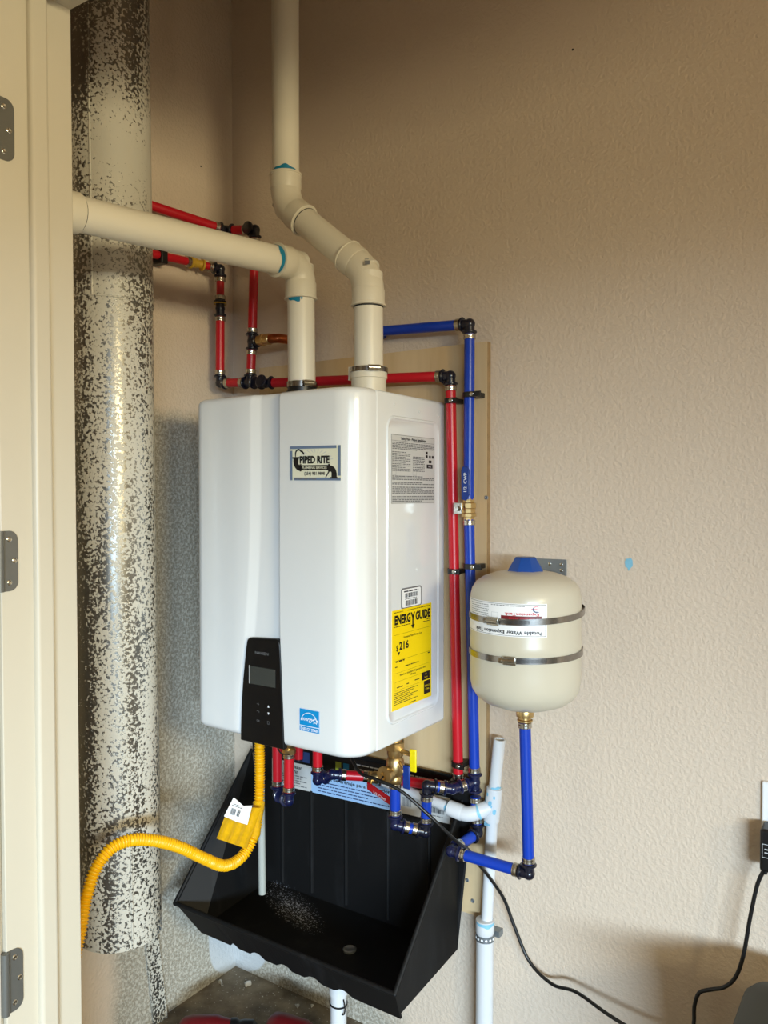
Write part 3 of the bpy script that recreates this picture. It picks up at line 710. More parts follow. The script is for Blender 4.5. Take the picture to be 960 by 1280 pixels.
t2 = thing('red_water_pipe', (b.x,-.18,.776), 'U-shaped red pipe hanging under heater beside the yellow hose', 'water pipe', None)
seg(t2, a, b, RP, 0, .02, False, True); fitting(t2, b, [a-b, c-b], m='fitting_blue'); fitting(t2, c, [b-c, d_-c], m='fitting_blue'); vz = .705
seg(t2, c, (d_.x,d_.y,vz), RP, .02, .0, True, True)
Geo().lathe((d_.x,d_.y,vz-.004), (0,0,1), [(.012,0),(.0155,.002),(.0155,.012),(.0125,.014),(.018,.022),(.018,.038),(.0125,.044),(.015,.048),(.015,.074)], 8).out('valve_body', 'brass', t2, label='brass valve')
Geo().lathe((d_.x-.006,d_.y-.012,vz+.026), (-.75,-.6,.1), [(.013,0),(.013,.012),(.010,.014),(.010,.022)], 16).out('drain_cap', 'brass', t2)
Geo().tube(spline([(d_.x-.014,d_.y-.03,vz+.03),(d_.x+.01,d_.y-.04,vz+.012),(d_.x+.018,d_.y-.02,vz+.004)]), .0016, 8).out('cap_tether', 'cord', t2)
t2 = thing('red_water_pipe', (.33,-.07,.776), 'stub of red pipe disappearing behind the drain pan label', 'water pipe', None)
st = Vector((0.2819, -0.07, 0.6404)); seg(t2, (st.x,-.07,.776), (st.x,-.07,.640), RP, 0, 0, False, False); Geo().cyl((st.x,-.07,.640), (st.x,-.07,.634), .0105, 16).out('pipe_cap', 'fitting', t2)

# cold: blue riser
BP = 'blue_pex'
t = thing('blue_water_pipe', (0.7357, -0.045, 1.6432), 'tall blue pipe running down right edge of plywood with brass valve', 'water pipe', None)
U0 = Vector((0.4849, -0.045, 1.6544)); U1 = Vector((0.7338, -0.045, 1.6434)); V1 = Vector((0.733, -0.045, 1.2556)); W1 = Vector((0.7489, -0.045, 0.6685))
Geo().tube([U0+Vector((0,.04,0)), U0+Vector((-.0,.012,0)), U0+Vector((.010,0,0))], .0112, 18).out('tube_end', BP, t)
seg(t, U0+Vector((.008,0,0)), U1, BP, 0, .02, False, True); fitting(t, U1, [U0-U1, V1-U1]); seg(t, U1, V1, BP, .02, .016, True, False)
seg(t, V1, W1, BP, .026, .02)
dn = (W1-V1).normalized()
vb = Geo(); vb.lathe(V1-dn*.020, dn, [(.0115,0),(.0125,.004),(.0125,.010),(.0165,.012),(.0165,.022),(.0145,.024),(.0145,.032),(.0165,.034),(.0165,.040),(.0118,.041),(.0118,.048)], 8)
vb.out('valve_body', 'brass', t, label='brass ball valve', auto=20)
Geo().box(V1+Vector((-.022,-.028,-.014)), V1+Vector((-.002,-.020,.010))).out('valve_bracket', 'steel', t, smooth=False, bevel=.001)
Geo().cyl(V1+Vector((-.012,-.034,-.003)), V1+Vector((-.012,-.014,-.003)), .0055, 6).out('valve_nut', 'steel', t, smooth=False)
hp = [Vector((0.7319, -0.072, 1.3416)), Vector((0.7432, -0.072, 1.3414)), Vector((0.7479, -0.072, 1.3329)), Vector((0.748, -0.072, 1.2828)), Vector((0.7396, -0.072, 1.2694)), Vector((0.7292, -0.072, 1.2727)), Vector((0.7281, -0.072, 1.3333))]
hd = Geo().prism(hp, (0,0,0), (0,.005,0)).out('valve_lever', 'handle_blue', t, smooth=False, bevel=.0015, label='dark blue valve lever with white lettering')
mid = (hp[0]+hp[3])/2
P = Print(plane_fn(mid+Vector((-.0016,-.0008,-.004)), (0,0,1), (-1,0,0), (0,-1,0))); P.text('1/2  CWP', 0, -.004, .007, 'ink_white', width=.040, bold=.01); P.out('printing', hd)
# tee stack under the riser
nA = Vector((W1.x+.001, -.045, W1.z-.036)); BR = Vector((0.7176, -0.085, 0.6606))
fitting(t, W1, [(0,0,1), BR-W1, (0,0,-1)], 'tee', 'fitting_blue')
X1 = Vector((0.7559, -0.045, 0.5616)); seg(t, W1, X1, BP, .030, .02, True, True); 
X2 = Vector((0.7434, -0.138, 0.5537)); fitting(t, X1, [(0,0,1), X2-X1], m='fitting'); seg(t, X1, X2, BP, .02, .02, False, True)
E1 = Vector((0.908, -0.125, 0.5461)); fitting(t, X2, [X1-X2, E1-X2], m='fitting_blue'); seg(t, X2, E1, BP)
E2 = Vector((.8985,-.125,.842)); fitting(t, E1, [X2-E1, E2-E1]); seg(t, E1, E2, BP, .02, .0)
# branch to the heater inlet
t3 = thing('blue_water_pipe', (.62,-.16,.70), 'short U-shaped blue pipe run from brass valve under heater', 'water pipe', None)
F1 = Vector((0.6755, -0.12, 0.6695)); F2 = Vector((0.6717, -0.12, 0.5699)); F3 = Vector((0.6212, -0.16, 0.5874)); F4 = Vector((F3.x,-.16,.700)); F2.x = F1.x-.004
fitting(t3, BR, [W1-BR, F1-BR], m='fitting_blue'); seg(t3, W1, BR, BP, .02, .018); seg(t3, BR, F1, BP, .018, .02); fitting(t3, F1, [BR-F1, F2-F1]); seg(t3, F1, F2, BP)
fitting(t3, F2, [F1-F2, F3-F2], m='fitting'); seg(t3, F2, F3, BP, .018, .018); fitting(t3, F3, [F2-F3, F4-F3], m='fitting_blue'); seg(t3, F3, F4, BP, .02, .022, True, True)
# brass service valve with blue and yellow levers
t4 = thing('service_valve', F4, 'brass service valve with yellow and blue levers under heater right corner', 'valve')
vx, vy = F4.x, F4.y
Geo().lathe((vx,vy,.676), (0,0,1), [(.0120,0),(.0150,.003),(.0160,.010),(.0135,.016),(.0185,.022),(.0195,.036),(.0185,.050),(.0150,.056),(.0175,.060),(.0175,.078),(.0150,.080),(.0150,.106)], 20).out('valve_body', 'brass', t4)
Geo().lathe((vx,vy,.748), (0,0,1), [(.0215,0),(.0215,.016),(.0190,.018)], 6).out('union_nut', 'brass', t4, smooth=False)
Geo().lathe((vx-.004,vy-.012,.700), (-.12,-1,0), [(.0150,0),(.0150,.014),(.0185,.016),(.0185,.021),(.0080,.0225),(.0070,.017)], 22).out('drain_cap', 'brass', t4, label='round brass drain cap')
Geo().tube(spline([(vx-.006,vy-.036,.700),(vx-.008,vy-.044,.690),(vx-.020,vy-.030,.676),(vx-.030,vy-.01,.672)]), .0018, 8).out('cap_tether', 'cord', t4)
def lever(x0, z0, z1, y, m, lab, wd=.018):
    lv = Geo().box((x0,y,z0), (x0+wd,y+.005,z1)).out('valve_lever', m, t4, smooth=False, bevel=.0018, label=lab)
    Geo().cyl((vx+.01,vy,(z0+z1)/2+.012), (x0+.004,y+.002,(z0+z1)/2+.012), .005, 10).out('valve_stem', 'brass', lv)
p0 = Vector((0.6664, -0.2, 0.7346)); p1 = Vector((0.6665, -0.2, 0.6871)); lever(p0.x, p1.z, p0.z, -.203, 'handle_blue', 'blue lever', .0165)
p0 = Vector((0.663, -0.17, 0.7586)); p1 = Vector((0.663, -0.17, 0.7121)); lever(p0.x, p1.z, p0.z, -.172, 'handle_yellow', 'yellow lever', .0160)

# plastic pipe clips on the board
def clip(px, tail, z, lab):
    g = Geo(); g.lathe((px,-.045,z-.0055), (0,0,1), [(.0114,0),(.0142,0),(.0142,.011),(.0114,.011)], 24, cap=False)
    k = 1 if tail > 0 else -1
    g.box((min(px, px+tail),-.0625,z-.0055), (max(px, px+tail),-.0575,z+.0055)); 
    g.box((px+tail*.55-.004,-.058,z-.0050), (px+tail*.55+.004,-.0178,z+.0050))
    o = thing('pipe_clip', (px,-.03,z), lab, 'pipe clip', 'black plastic pipe clips on the plywood')
    g.out('clip_body', 'black_plastic', o)
    sx = px+tail*.42
    Geo().lathe((sx,-.0625,z), (0,-1,0), [(.0048,0),(.0046,.0015),(.0030,.0026),(.0009,.0028)], 14).out('screw', 'steel', o)
def onred(z): return G_.x+(Hh.x-G_.x)*(G_.z-z)/(G_.z-Hh.z)
def onblue(z): return U1.x+(V1.x-U1.x)*(U1.z-z)/(U1.z-V1.z) if z > V1.z else V1.x+(W1.x-V1.x)*(V1.z-z)/(V1.z-W1.z)
for py, nm in ((501,'upper'), (714,'middle'), (954,'lowest')):
    z = {501:1.4834,714:1.1175,954:0.7011}[py]
    clip(onred(z), .022, z, 'black clip on the red pipe, %s of three' % nm)
for py, nm in ((493.5,'upper'), (708,'lower')):
    z = {493.5:1.4933,708:1.13}[py]; clip(onblue(z), .034, z, 'black clip with long tail on the blue pipe, %s of two' % nm)

# ------------------------------------------------------------------ expansion tank
TX, TY, TR = .8985, -.125, .106
t = thing('expansion_tank', (TX,TY,.87), 'cream upright expansion tank with blue cap strapped to the wall', 'tank')
prof = [(.010,.8625),(.030,.864),(.055,.8685),(.078,.877),(.094,.8885),(.1025,.902),(.1055,.918),(.106,.94),(.106,.985),(.1066,.988),(.1066,.998),(.106,1.001),(.106,1.070),(.1055,1.083),(.1022,1.097),(.094,1.109),(.080,1.1185),(.060,1.1255),(.035,1.130),(.010,1.131)]
Geo().lathe((TX,TY,.006), (0,0,1), prof, 56).out('tank_body', 'tank', t)
Geo().lathe((TX,TY,1.126), (0,0,1), [(.0385,0),(.0385,.006),(.0350,.012),(.0215,.0345),(.0195,.0360)], 8).out('cap', 'blue_cap', t, smooth=False, bevel=.001, label='blue plastic valve cap')
Geo().lathe((TX,TY,.841), (0,0,1), [(.0120,0),(.0150,.002),(.0150,.005),(.0118,.006),(.0118,.010),(.0165,.011),(.0172,.014),(.0172,.024),(.0160,.026),(.0115,.027),(.0115,.030)], 20).out('union', 'brass', t, label='brass union nut')
a0 = math.atan2(-.832, -.556+.29)   # direction the seam screws face
def cylfn(ac, z0, r):
    return lambda u, v, l=0: Vector((TX+(r+l)*math.cos(ac+u/r), TY+(r+l)*math.sin(ac+u/r), z0+v))
LA = R(-45); LW, LH = .196, .0610
f2 = cylfn(LA, 1.0215, TR)
g = Geo(); n = 28
g.rings([[f2(-LW+LW*i/n, v, l) for i in range(n+1)]+[f2(-LW+LW*i/n, v, l-.0006) for i in range(n, -1, -1)] for v, l in ((.003,.0008),(.003+LH,.0008))])
lb = g.out('label', 'paper', t, label='white label printed upside down')
f3 = lambda u, v, l=0: f2(u-LW, v*.825+.003, l+.0008)
LH = .074
P = Print(f3); P.frame(.002,.002,LW-.002,LH-.002,.0009,'ink_grey',.0003,24)
pi = math.pi
P.text('Potable Water Expansion Tank', LW-.078, .0130, .0082, 'ink', rot=pi, width=.138, bold=.02)
P.rect(LW-.084,.0330,LW-.010,.0465,'print_maroon',.0004,10); P.text('THERMAL SERIES', LW-.046, .0435, .0045, 'print_red', rot=pi, lift=.0009); P.text('ETX', LW-.058, .0365, .006, 'tag_yellow', rot=pi, lift=.0009)
P.text('ExpansionTank', LW-.046, .0530, .0062, 'print_red', rot=pi, width=.062, bold=.02)
for k in range(8): P.rule(.030,.085,.0320+k*.0048,.0012,'ink_grey',seed=k)
P.rule(LW-.105,LW-.038,.0675,.0016,'ink_grey')
P.frame(LW-.104,.034,LW-.090,.052,.0006,'ink_light')
for aa in range(8):
    a = R(60+aa*30); b = R(60+(aa+1)*30-4); cx, cy = LW-.019, .0620
    P.poly([(cx+.005*math.cos(-a),cy+.005*math.sin(-a)),(cx+.0078*math.cos(-a),cy+.0078*math.sin(-a)),(cx+.0078*math.cos(-b),cy+.0078*math.sin(-b)),(cx+.005*math.cos(-b),cy+.005*math.sin(-b))][::-1], 'print_navy' if aa < 5 else 'print_pink')
P.rect(LW-.029,.0605,LW-.018,.0635,'print_pink')
P.out('printing', lb)
# worm-drive straps that loop round the tank to the wall
def strap(z, ang, lab, tilt, bulge):
    o = thing('tank_strap', (TX,TY,z), lab, 'strap', 'steel worm-drive straps round the expansion tank')
    g = Geo(); n = 90; w_ = .0115; rs = []
    for k in range(n):
        a = 2*pi*k/n; r = TR+.0012
        # the back of the loop reaches out to the wall bracket
        e = max(0, math.cos(a-R(62)))**6*bulge
        dz = tilt*math.cos(a-R(70))
        c = Vector((TX+(r+e)*math.cos(a), min(TY+(r+e)*math.sin(a), -.003), z+dz)); d = Vector((math.cos(a), math.sin(a), 0))
        rs.append([c+Vector((0,0,-w_/2)), c+d*.0011+Vector((0,0,-w_/2)), c+d*.0011+Vector((0,0,w_/2)), c+Vector((0,0,w_/2))])
    g.rings(rs, cap=False, closed=True); b = g.out('strap_band', 'strap_steel', o)
    g = Geo()
    for k in range(34):
        a = R(ang)+.09+k*.016; d = Vector((math.cos(a), math.sin(a), 0)); tn = Vector((-d.y, d.x, 0)); c = Vector((TX,TY,z+tilt*math.cos(a-R(70))))+d*(TR+.0024)
        g.prism([c-tn*.0004+Vector((0,0,-.0035)), c+tn*.0004+Vector((0,0,-.0035)), c+tn*.0004+Vector((0,0,.0035)), c-tn*.0004+Vector((0,0,.0035))], -d*.0002, d*.0003)
    g.out('strap_teeth', 'mark', o, smooth=False, kind='stuff')
    a = R(ang); d = Vector((math.cos(a), math.sin(a), 0)); tn = Vector((-d.y, d.x, 0)); c = Vector((TX,TY,z+tilt*math.cos(a-R(70))))+d*(TR+.0062)
    Geo().cyl(c-tn*.013, c+tn*.011, .0048, 14).out('worm_screw', 'steel', o)
    q = [c+tn*sx*.012-d*.004+Vector((0,0,sz*.0078)) for sx, sz in ((-1,-1),(1,-1),(1,1),(-1,1))]
    Geo().prism(q, (0,0,0), d*.0045).out('screw_housing', 'steel', o, smooth=False, bevel=.001)
    Geo().cyl(c-tn*.013, c-tn*.0185, .0055, 6).out('screw_head', 'steel', o, smooth=False)
strap(1.0560, 262, 'upper steel strap round the cream tank, crossing its white label', .0055, .016)
strap(.9830, 279, 'lower steel strap round the cream tank, below its white label', .002, .006)
t = thing('wall_bracket', (.905,-.003,1.12), 'small grey metal bracket on wall behind the top of the tank', 'bracket')
Geo().box((.862,-.004,1.112), (.9345,-.0005,1.150)).out('plate', 'zinc', t, smooth=False, bevel=.0008)
for a, b in ((.899,1.140),(.924,1.140),(.899,1.122),(.924,1.128)): Geo().lathe((a,-.004,b), (0,-1,0), [(.0036,0),(.0034,.001),(.0018,.0018)], 12).out('screw', 'steel', t)
Geo().box((.876,-.045,.885), (.900,-.0005,1.112)).out('standoff', 'zinc', t, smooth=False)

# ------------------------------------------------------------------ white condensate pipes
t = thing('condensate_pipe', (.765,-.03,0), 'white plastic condensate pipe with blue stained tee beside the plywood', 'drain pipe')
c0 = Vector((0.8014, -0.034, 0.7674)); c1 = Vector((0.7861, -0.034, 0.6214)); c2 = Vector((0.7718, -0.034, 0.3733)); dd = (c1-c0).normalized(); d2 = (c2-c1).normalized()
g = Geo(); a = [c0]; g.lathe(c0, c1-c0, [(.0098,.01),(.0098,0),(.0126,0),(.0126,(c1-c0).length)], 22, cap=False); g.out('standpipe', 'pvc_white', t, label='open-topped standpipe')
Geo().cyl(c1, c2+Vector((0,0,-.02)), .0126, 22).out('pipe', 'pvc_white', t)
eb = Vector((0.7418, -0.062, 0.602)); ea = Vector((0.5703, -0.062, 0.6248)); ea2 = eb+(ea-eb)*1.25
g = Geo(); g.lathe(c1-dd*.042, dd, [(.0126,0),(.0168,.001),(.0172,.004),(.0172,.070),(.0168,.073),(.0126,.074)], 24); g.cyl(c1, c1+(eb-c1).normalized()*.034, .0165, 22); g.out('tee', 'pvc_white', t)
g = Geo(); hx = (eb-c1).normalized(); he = (ea-eb).normalized(); pts = [c1+hx*.030]+[ (eb-hx*.016)*(1-k)**2+eb*2*k*(1-k)+(eb+he*.018)*k*k for k in [i/8 for i in range(9)]]
g.tube(pts, .0160, 22); g.lathe(eb+he*.012, he, [(.0160,0),(.0168,.002),(.0168,.034),(.0126,.035)], 22); g.out('elbow', 'pvc_white', t)
Geo().cyl(eb+he*.03, ea2, .0112, 20).out('branch_pipe', 'pvc_white', t)
for q, dq, a0_, a1_, rr_ in ((c1+dd*.034, dd, 0, 80, .0129), (c1-dd*.042, -dd, 10, 70, .0129), (c1+hx*.030, hx, 0, 100, .0172), (eb+he*.047, he, 0, 90, .0116)):
    p = primer(t, q, dq, rr_, a0_, a1_, .006); p.data.materials[0] = M['primer_pale']
g = Geo()
rg = random.Random(3)
for k in range(12):
    a = R(rg.uniform(215, 330)); zz = rg.uniform(-.036,.03); e = Vector((math.cos(a), math.sin(a), 0)); tn = Vector((-e.y,e.x,0)); c = c1-dd*zz*1+e*.0174; s_ = rg.uniform(.0015,.004)
    g.prism([c+tn*s_*math.cos(q)+Vector((0,0,s_*1.6*math.sin(q))) for q in [2*pi*i/7 for i in range(7)]], -e*.0004, e*.0004)
g.out('primer_drips', 'primer_pale', t, smooth=False, kind='stuff')
c3 = Vector((c2.x-.0005, -.0395, c2.z+.004)); c4 = Vector((0.7697, -0.0395, 0.1152)); c4.z = 0
Geo().lathe(c3, c4-c3, [(.0130,0),(.0195,.0005),(.0200,.003),(.0200,.026),(.0190,.028),(.0185,.030),(.0185,(c4-c3).length)], 26).out('lower_pipe', 'pvc_white', t)
p = primer(t, c3+Vector((0,0,-.002)), (0,0,-1), .0203, 0, 75, .009); p.data.materials[0] = M['primer_pale']
o = Geo().lathe(c3+Vector((0,0,-.043)), (0,0,1), [(.0188,0),(.0200,0),(.0200,.013),(.0188,.013)], 26, cap=False).out('pipe_strap', 'zinc', t, label='perforated metal strap')
g = Geo()
for k in range(7):
    a = R(200+k*26); e = Vector((math.cos(a), math.sin(a), 0)); g.cyl(c3+e*.0199+Vector((0,0,-.0365)), c3+e*.0204+Vector((0,0,-.0365)), .0026, 10)
g.out('strap_hole', 'ink_white', o, smooth=False, kind='stuff')
Geo().box((c3.x-.030,-.020,c3.z-.043), (c3.x+.024,-.0005,c3.z-.030)).out('strap_tab', 'zinc', t, smooth=False)

# ------------------------------------------------------------------ drain pan
t = thing('drain_pan', (.42,-.02,.27), 'deep black plastic drain pan with sloping sides under the heater', 'drain pan')
yb, yf_, yl = -.030, -.262, -.292
def sidepoly(x0, x1, th):
    pass
# outer shell points (back bottom, front bottom, front lip, back top), left and right
Lb, Rb, Lt, Rt = .146, .700, .092, .712
ZB, ZF, ZL, ZT = .285, .268, .325, .618
g = Geo()
def shell(dx, dz, dyf, dyb):
    return dict(lbb=Vector((Lb+dx,yb-dyb,ZB+dz)), rbb=Vector((Rb-dx,yb-dyb,ZB+dz)), lfb=Vector((Lb+dx,yf_+dyf,ZF+dz)), rfb=Vector((Rb-dx,yf_+dyf,ZF+dz)),
        lfl=Vector((Lt+dx,yl+dyf,ZL)), rfl=Vector((Rt-dx-.006,yl+dyf,ZL)), lbt=Vector((Lt+dx,yb-dyb,ZT)), rbt=Vector((Rt-dx,yb-dyb,ZT)))
o_ = shell(0,0,0,0); i_ = shell(.0045,.0045,.0045,.0045)
def panel(name, a, b, c, d, a2, b2, c2, d2, n=1, label=None, bevel=0):
    g = Geo(); g.add([a,b,c,d,a2,b2,c2,d2], [(0,1,2,3),(7,6,5,4),(0,4,5,1),(1,5,6,2),(2,6,7,3),(3,7,4,0)]); return g.out(name, 'pan', t, smooth=False, label=label)
panel('side_wall', o_['lbb'],o_['lfb'],o_['lfl'],o_['lbt'], i_['lbb'],i_['lfb'],i_['lfl'],i_['lbt'])
panel('side_wall', o_['rbb'],o_['rfb'],o_['rfl'],o_['rbt'], i_['rbb'],i_['rfb'],i_['rfl'],i_['rbt'])
panel('pan_floor', o_['lbb'],o_['rbb'],o_['rfb'],o_['lfb'], i_['lbb'],i_['rbb'],i_['rfb'],i_['lfb'])
panel('back_wall', o_['lbb'],o_['rbb'],Vector((.742,yb,.668)),Vector((Lt,yb,.668)), i_['lbb'],i_['rbb'],Vector((.742,yb-.0045,.668)),Vector((Lt,yb-.0045,.668)))
# front wall with a wavy, scalloped lower edge
n = 64; vs = []; fs = []
for i in range(n+1):
    k = i/n; s_ = max(0, math.sin(k*pi*14))**.7 if .18 < k < .82 else 0
    bt = o_['lfb'].lerp(o_['rfb'], k); tp_ = o_['lfl'].lerp(o_['rfl'], k); bt = bt+Vector((0,-.004*s_, .011*s_-.010))
    vs += [bt, tp_, bt+Vector((0,.006,0)), tp_+Vector((0,.006,0))]
for i in range(n):
    a = 4*i; fs += [(a,a+4,a+5,a+1), (a+2,a+3,a+7,a+6), (a+1,a+5,a+7,a+3), (a,a+2,a+6,a+4)]
fs += [(0,1,3,2), (4*n,4*n+2,4*n+3,4*n+1)]
mobj('front_wall', vs, fs, 'pan', t, smooth=False)
g = Geo(); rim = [o_['lbt'], o_['lfl'], o_['rfl'], o_['rbt']]
for a, b in zip(rim, rim[1:]): g.tube([a, b], .0052, 10)
for a in rim[1:3]: g.ball(a, .0054, 10)
g.out('rolled_rim', 'pan', t)
for px in (.20,.295,.400,.52,.63): Geo().tube([Vector((px,yb-.0045,.300)), Vector((px,yb-.0045,.553))], .0045, 8).out('back_rib', 'pan', t)
Geo().lathe((0.5003, -0.158, 0.2815), (0,0,1), [(.0150,-.002),(.0150,.002),(.0120,.0035),(.0100,.002)], 24).out('drain_fitting', 'zinc', t, label='round grey drain plug in the pan floor')
# product label on the back of the pan
L0 = Vector((.165,yb-.0058,.545)); LWd = .527
f4 = plane_fn(L0, (1,0,.026), (0,0,1), (0,-1,0))
g = Geo(); p = [(0,0),(LWd,0),(LWd,.105),(0,.105)]; g.rings([[f4(u,v,0) for u,v in p],[f4(u,v,.0008) for u,v in p]]); lb = g.out('label', 'black_panel', t, smooth=False, label='wide product label with black band over white and pale blue')
P = Print(lambda a, b, l=0: f4(a, b, l+.0008))
P.rect(.002,.002,.130,.066,'label_grey',.0002); P.rect(.130,.002,.385,.062,'label_blue',.0002); P.rect(.385,.002,.52,.060,'label_grey',.0002)
P.text('Water Heater', .070, .052, .0085, 'ink', width=.060, bold=.02, align='CENTER'); P.text('Drain Pan', .066, .0405, .0085, 'ink', width=.045, bold=.02)
for k in range(5): P.rule(.010,.118-(k % 2)*.02,.0325-k*.006,.0024,'ink_grey',seed=k)
P.text('Bandeja de drenaje para calentador', .255, .040, .0082, 'ink', width=.215, bold=.02)
for k in range(4): P.rule(.150,.36-(k % 3)*.03,.0310-k*.0075,.0024,'print_navy',seed=k)
P.rect(.135,.074,.150,.098,'print_navy'); P.rect(.205,.068,.222,.090,'print_green'); P.rect(.228,.068,.245,.090,'star_blue'); P.rect(.060,.072,.125,.098,'print_navy')
for k in range(3): P.rule(.262,.50-(k % 2)*.04,.070+k*.0105,.003,'ink_light',seed=k+9)
P.bars(.470,.020,.505,.042,'ink',seed=8); P.text('12345', .487, .012, .005, 'ink') if False else P.rule(.470,.505,.012,.002,'ink_grey'); P.bars(.395,.020,.42,.04,'ink_grey',seed=9)
P.out('printing', lb)

# ------------------------------------------------------------------ drain under the pan
t = thing('floor_drain_pipe', (.45,-.14,0), 'short white plastic drain pipe between black pan and floor', 'drain pipe')
q = Vector((0.4482, -0.13, 0.1355)); Geo().cyl((q.x,-.13,.0), (q.x,-.13,.275), .0185, 24).out('pipe', 'pvc_white', t)
Geo().lathe((q.x,-.13,q.z+.015), (0,0,1), [(.0185,0),(.0212,.001),(.0212,.04),(.0185,.041)], 24).out('coupling', 'pvc_white', t)
ring(t, (q.x,-.13,q.z-.006), (.1,0,1), .0190, .003, 'cord', 'cable_tie', .002)
Geo().tube(spline([(q.x+.018,-.135,q.z+.01),(q.x+.026,-.14,q.z-.004),(q.x+.024,-.14,q.z-.018),(q.x+.018,-.14,q.z-.022)]), .0016, 8).out('tie_tail', 'cord', t)
p = primer(t, (q.x,-.13,q.z+.056), (0,0,1), .0190, 0, 60, .008); p.data.materials[0] = M['primer_pale']

# grey drain tube hanging into the pan
t = thing('drain_tube', (0.2694, -0.19, 0.6527), 'thin grey plastic tube hanging from the heater into the pan', 'tube')
a = Vector((0.2669, -0.19, 0.6671)); b = Vector((0.2729, -0.19, 0.3556)); a.z = .776
Geo().tube([a, b], .0085, 18).out('tube', 'grey_tube', t)
Geo().lathe(a+Vector((0,0,-.03)), (0,0,1), [(.0085,0),(.0115,.001),(.0115,.030)], 18).out('coupling', 'zinc', t)

# ------------------------------------------------------------------ yellow corrugated gas hose
t = thing('gas_hose', (0.2947, -0.22, 0.7026), 'yellow corrugated gas hose looping left from the heater underside', 'hose')
hp = [Vector((0,0,0)), (0.2978, -0.225, 0.6371), (0.3077, -0.24, 0.5803), (0.3234, -0.27, 0.5369), (0.3256, -0.31, 0.5028), (0.3229, -0.36, 0.5007), (0.3137, -0.41, 0.5328), (0.298, -0.46, 0.5707), (0.2851, -0.51, 0.5989), (0.2754, -0.56, 0.6162), (0.2675, -0.6, 0.6135), (0.2666, -0.635, 0.5873), (0.2721, -0.66, 0.5453), (0.2806, -0.68, 0.4934), (0.2848, -0.7, 0.4245), (0.2757, -0.705, 0.2644)]
hp[0] = Vector((Vector(hp[1]).x,-.225,.742)); hp = [Vector(p) for p in hp]
pts = spline(hp, .0012); rad = []; s_ = 0
for i, p in enumerate(pts):
    if i: s_ += (p-pts[i-1]).length
    rad.append(.0106+.0018*math.sin(2*pi*s_/.0060))
Geo().tube(pts, rad, 16).out('corrugated_tube', 'yellow', t, auto=80)
Geo().lathe(hp[0]-Vector((0,0,.004)), (0,0,1), [(.0118,0),(.0128,.002),(.0128,.008),(.0085,.010),(.0085,.016),(.0135,.017),(.0135,.034),(.0095,.036),(.0095,.040)], 6).out('end_nut', 'steel', t, smooth=False)
hz = hp[-1]; Geo().lathe(hz-Vector((0,0,.028)), (0,0,1), [(.016,0),(.016,.024),(.012,.03)], 6).out('end_nut', 'brass', t, smooth=False)
Geo().tube(spline([hz-Vector((0,0,.028)),hz-Vector((0,0,.06)),hz-Vector((.03,0,.09)),Vector((.001,hz.y,hz.z-.09))]), .0105, 14).out('gas_pipe', 'zinc', t)
# shiny yellow warning tag wrapped on the hose, with a barcode sticker
def sheet(name, rows, m, parent, th=.0008, wave=.0015, label=None):
    """rows: four corner points (tl, tr, br, bl)"""
    tl, tr, br, bl = map(Vector, rows); n = 14; mm = 8; f = []; b = []
    nr = (tr-tl).cross(bl-tl).normalized()
    for j in range(mm+1):
        for i in range(n+1):
            u = i/n; v = j/mm; p = tl.lerp(tr, u).lerp(bl.lerp(br, u), v)
            p = p+nr*(wave*math.sin(u*21+v*2)+wave*.6*math.sin(v*9+u*3)); f.append(p); b.append(p+nr*th)
    N = (n+1)*(mm+1); fs = []
    for j in range(mm):
        for i in range(n):
            a = j*(n+1)+i; fs += [(a,a+1,a+n+2,a+n+1), (N+a+n+1,N+a+n+2,N+a+1,N+a)]
    for i in range(n): fs += [(i,N+i,N+i+1,i+1), (mm*(n+1)+i,mm*(n+1)+i+1,N+mm*(n+1)+i+1,N+mm*(n+1)+i)]
    for j in range(mm): a = j*(n+1); c = a+n; fs += [(a,a+n+1,N+a+n+1,N+a), (c,N+c,N+c+n+1,c+n+1)]
    return mobj(name, f+b, fs, m, parent, label=label)
tag_ = sheet('warning_tag', ((0.2607, -0.285, 0.5884), (0.3352, -0.262, 0.5936), (0.335, -0.305, 0.519), (0.2511, -0.315, 0.525)), 'tag_yellow', t, label='crinkled glossy yellow tag')
g = Geo(); g.tube([Vector(hp[2])*.6+Vector(hp[1])*.4-Vector((0,0,.012)), hp[2], (hp[2]+hp[3])/2-Vector((0,.004,0)), hp[3], (hp[3]*.75+hp[4]*.25)], .0134, 16); g.out('tag_sleeve', 'tag_yellow', t)
cs = [Vector(p) for p in ((0.2951, -0.3, 0.622), (0.3188, -0.295, 0.607), (0.34, -0.29, 0.6109), (0.3399, -0.305, 0.5741), (0.3166, -0.315, 0.5791), (0.2858, -0.32, 0.5852))]
so = Geo().prism(cs, (0,-.004,0), (0,-.001,0)).out('barcode_sticker', 'paper', tag_, smooth=False, label='torn white barcode sticker')
# (bars are printed on the sticker's own plane)
uu = (cs[3]-cs[5]).normalized(); vv = (cs[0]-cs[5]); vv = (vv-uu*vv.dot(uu)).normalized(); nn = uu.cross(vv); nn = nn if nn.y < 0 else -nn
P = Print(plane_fn(cs[5]+Vector((0,-.0058,0)), uu, vv, nn)); P.bars(.012,.009,.024,.022,'ink',seed=2); P.bars(.027,.009,.034,.022,'ink',seed=6); P.rule(.010,.036,.0265,.0014,'ink_grey'); P.rule(.012,.03,.030,.0012,'ink_grey')
P.out('printing', tag_)

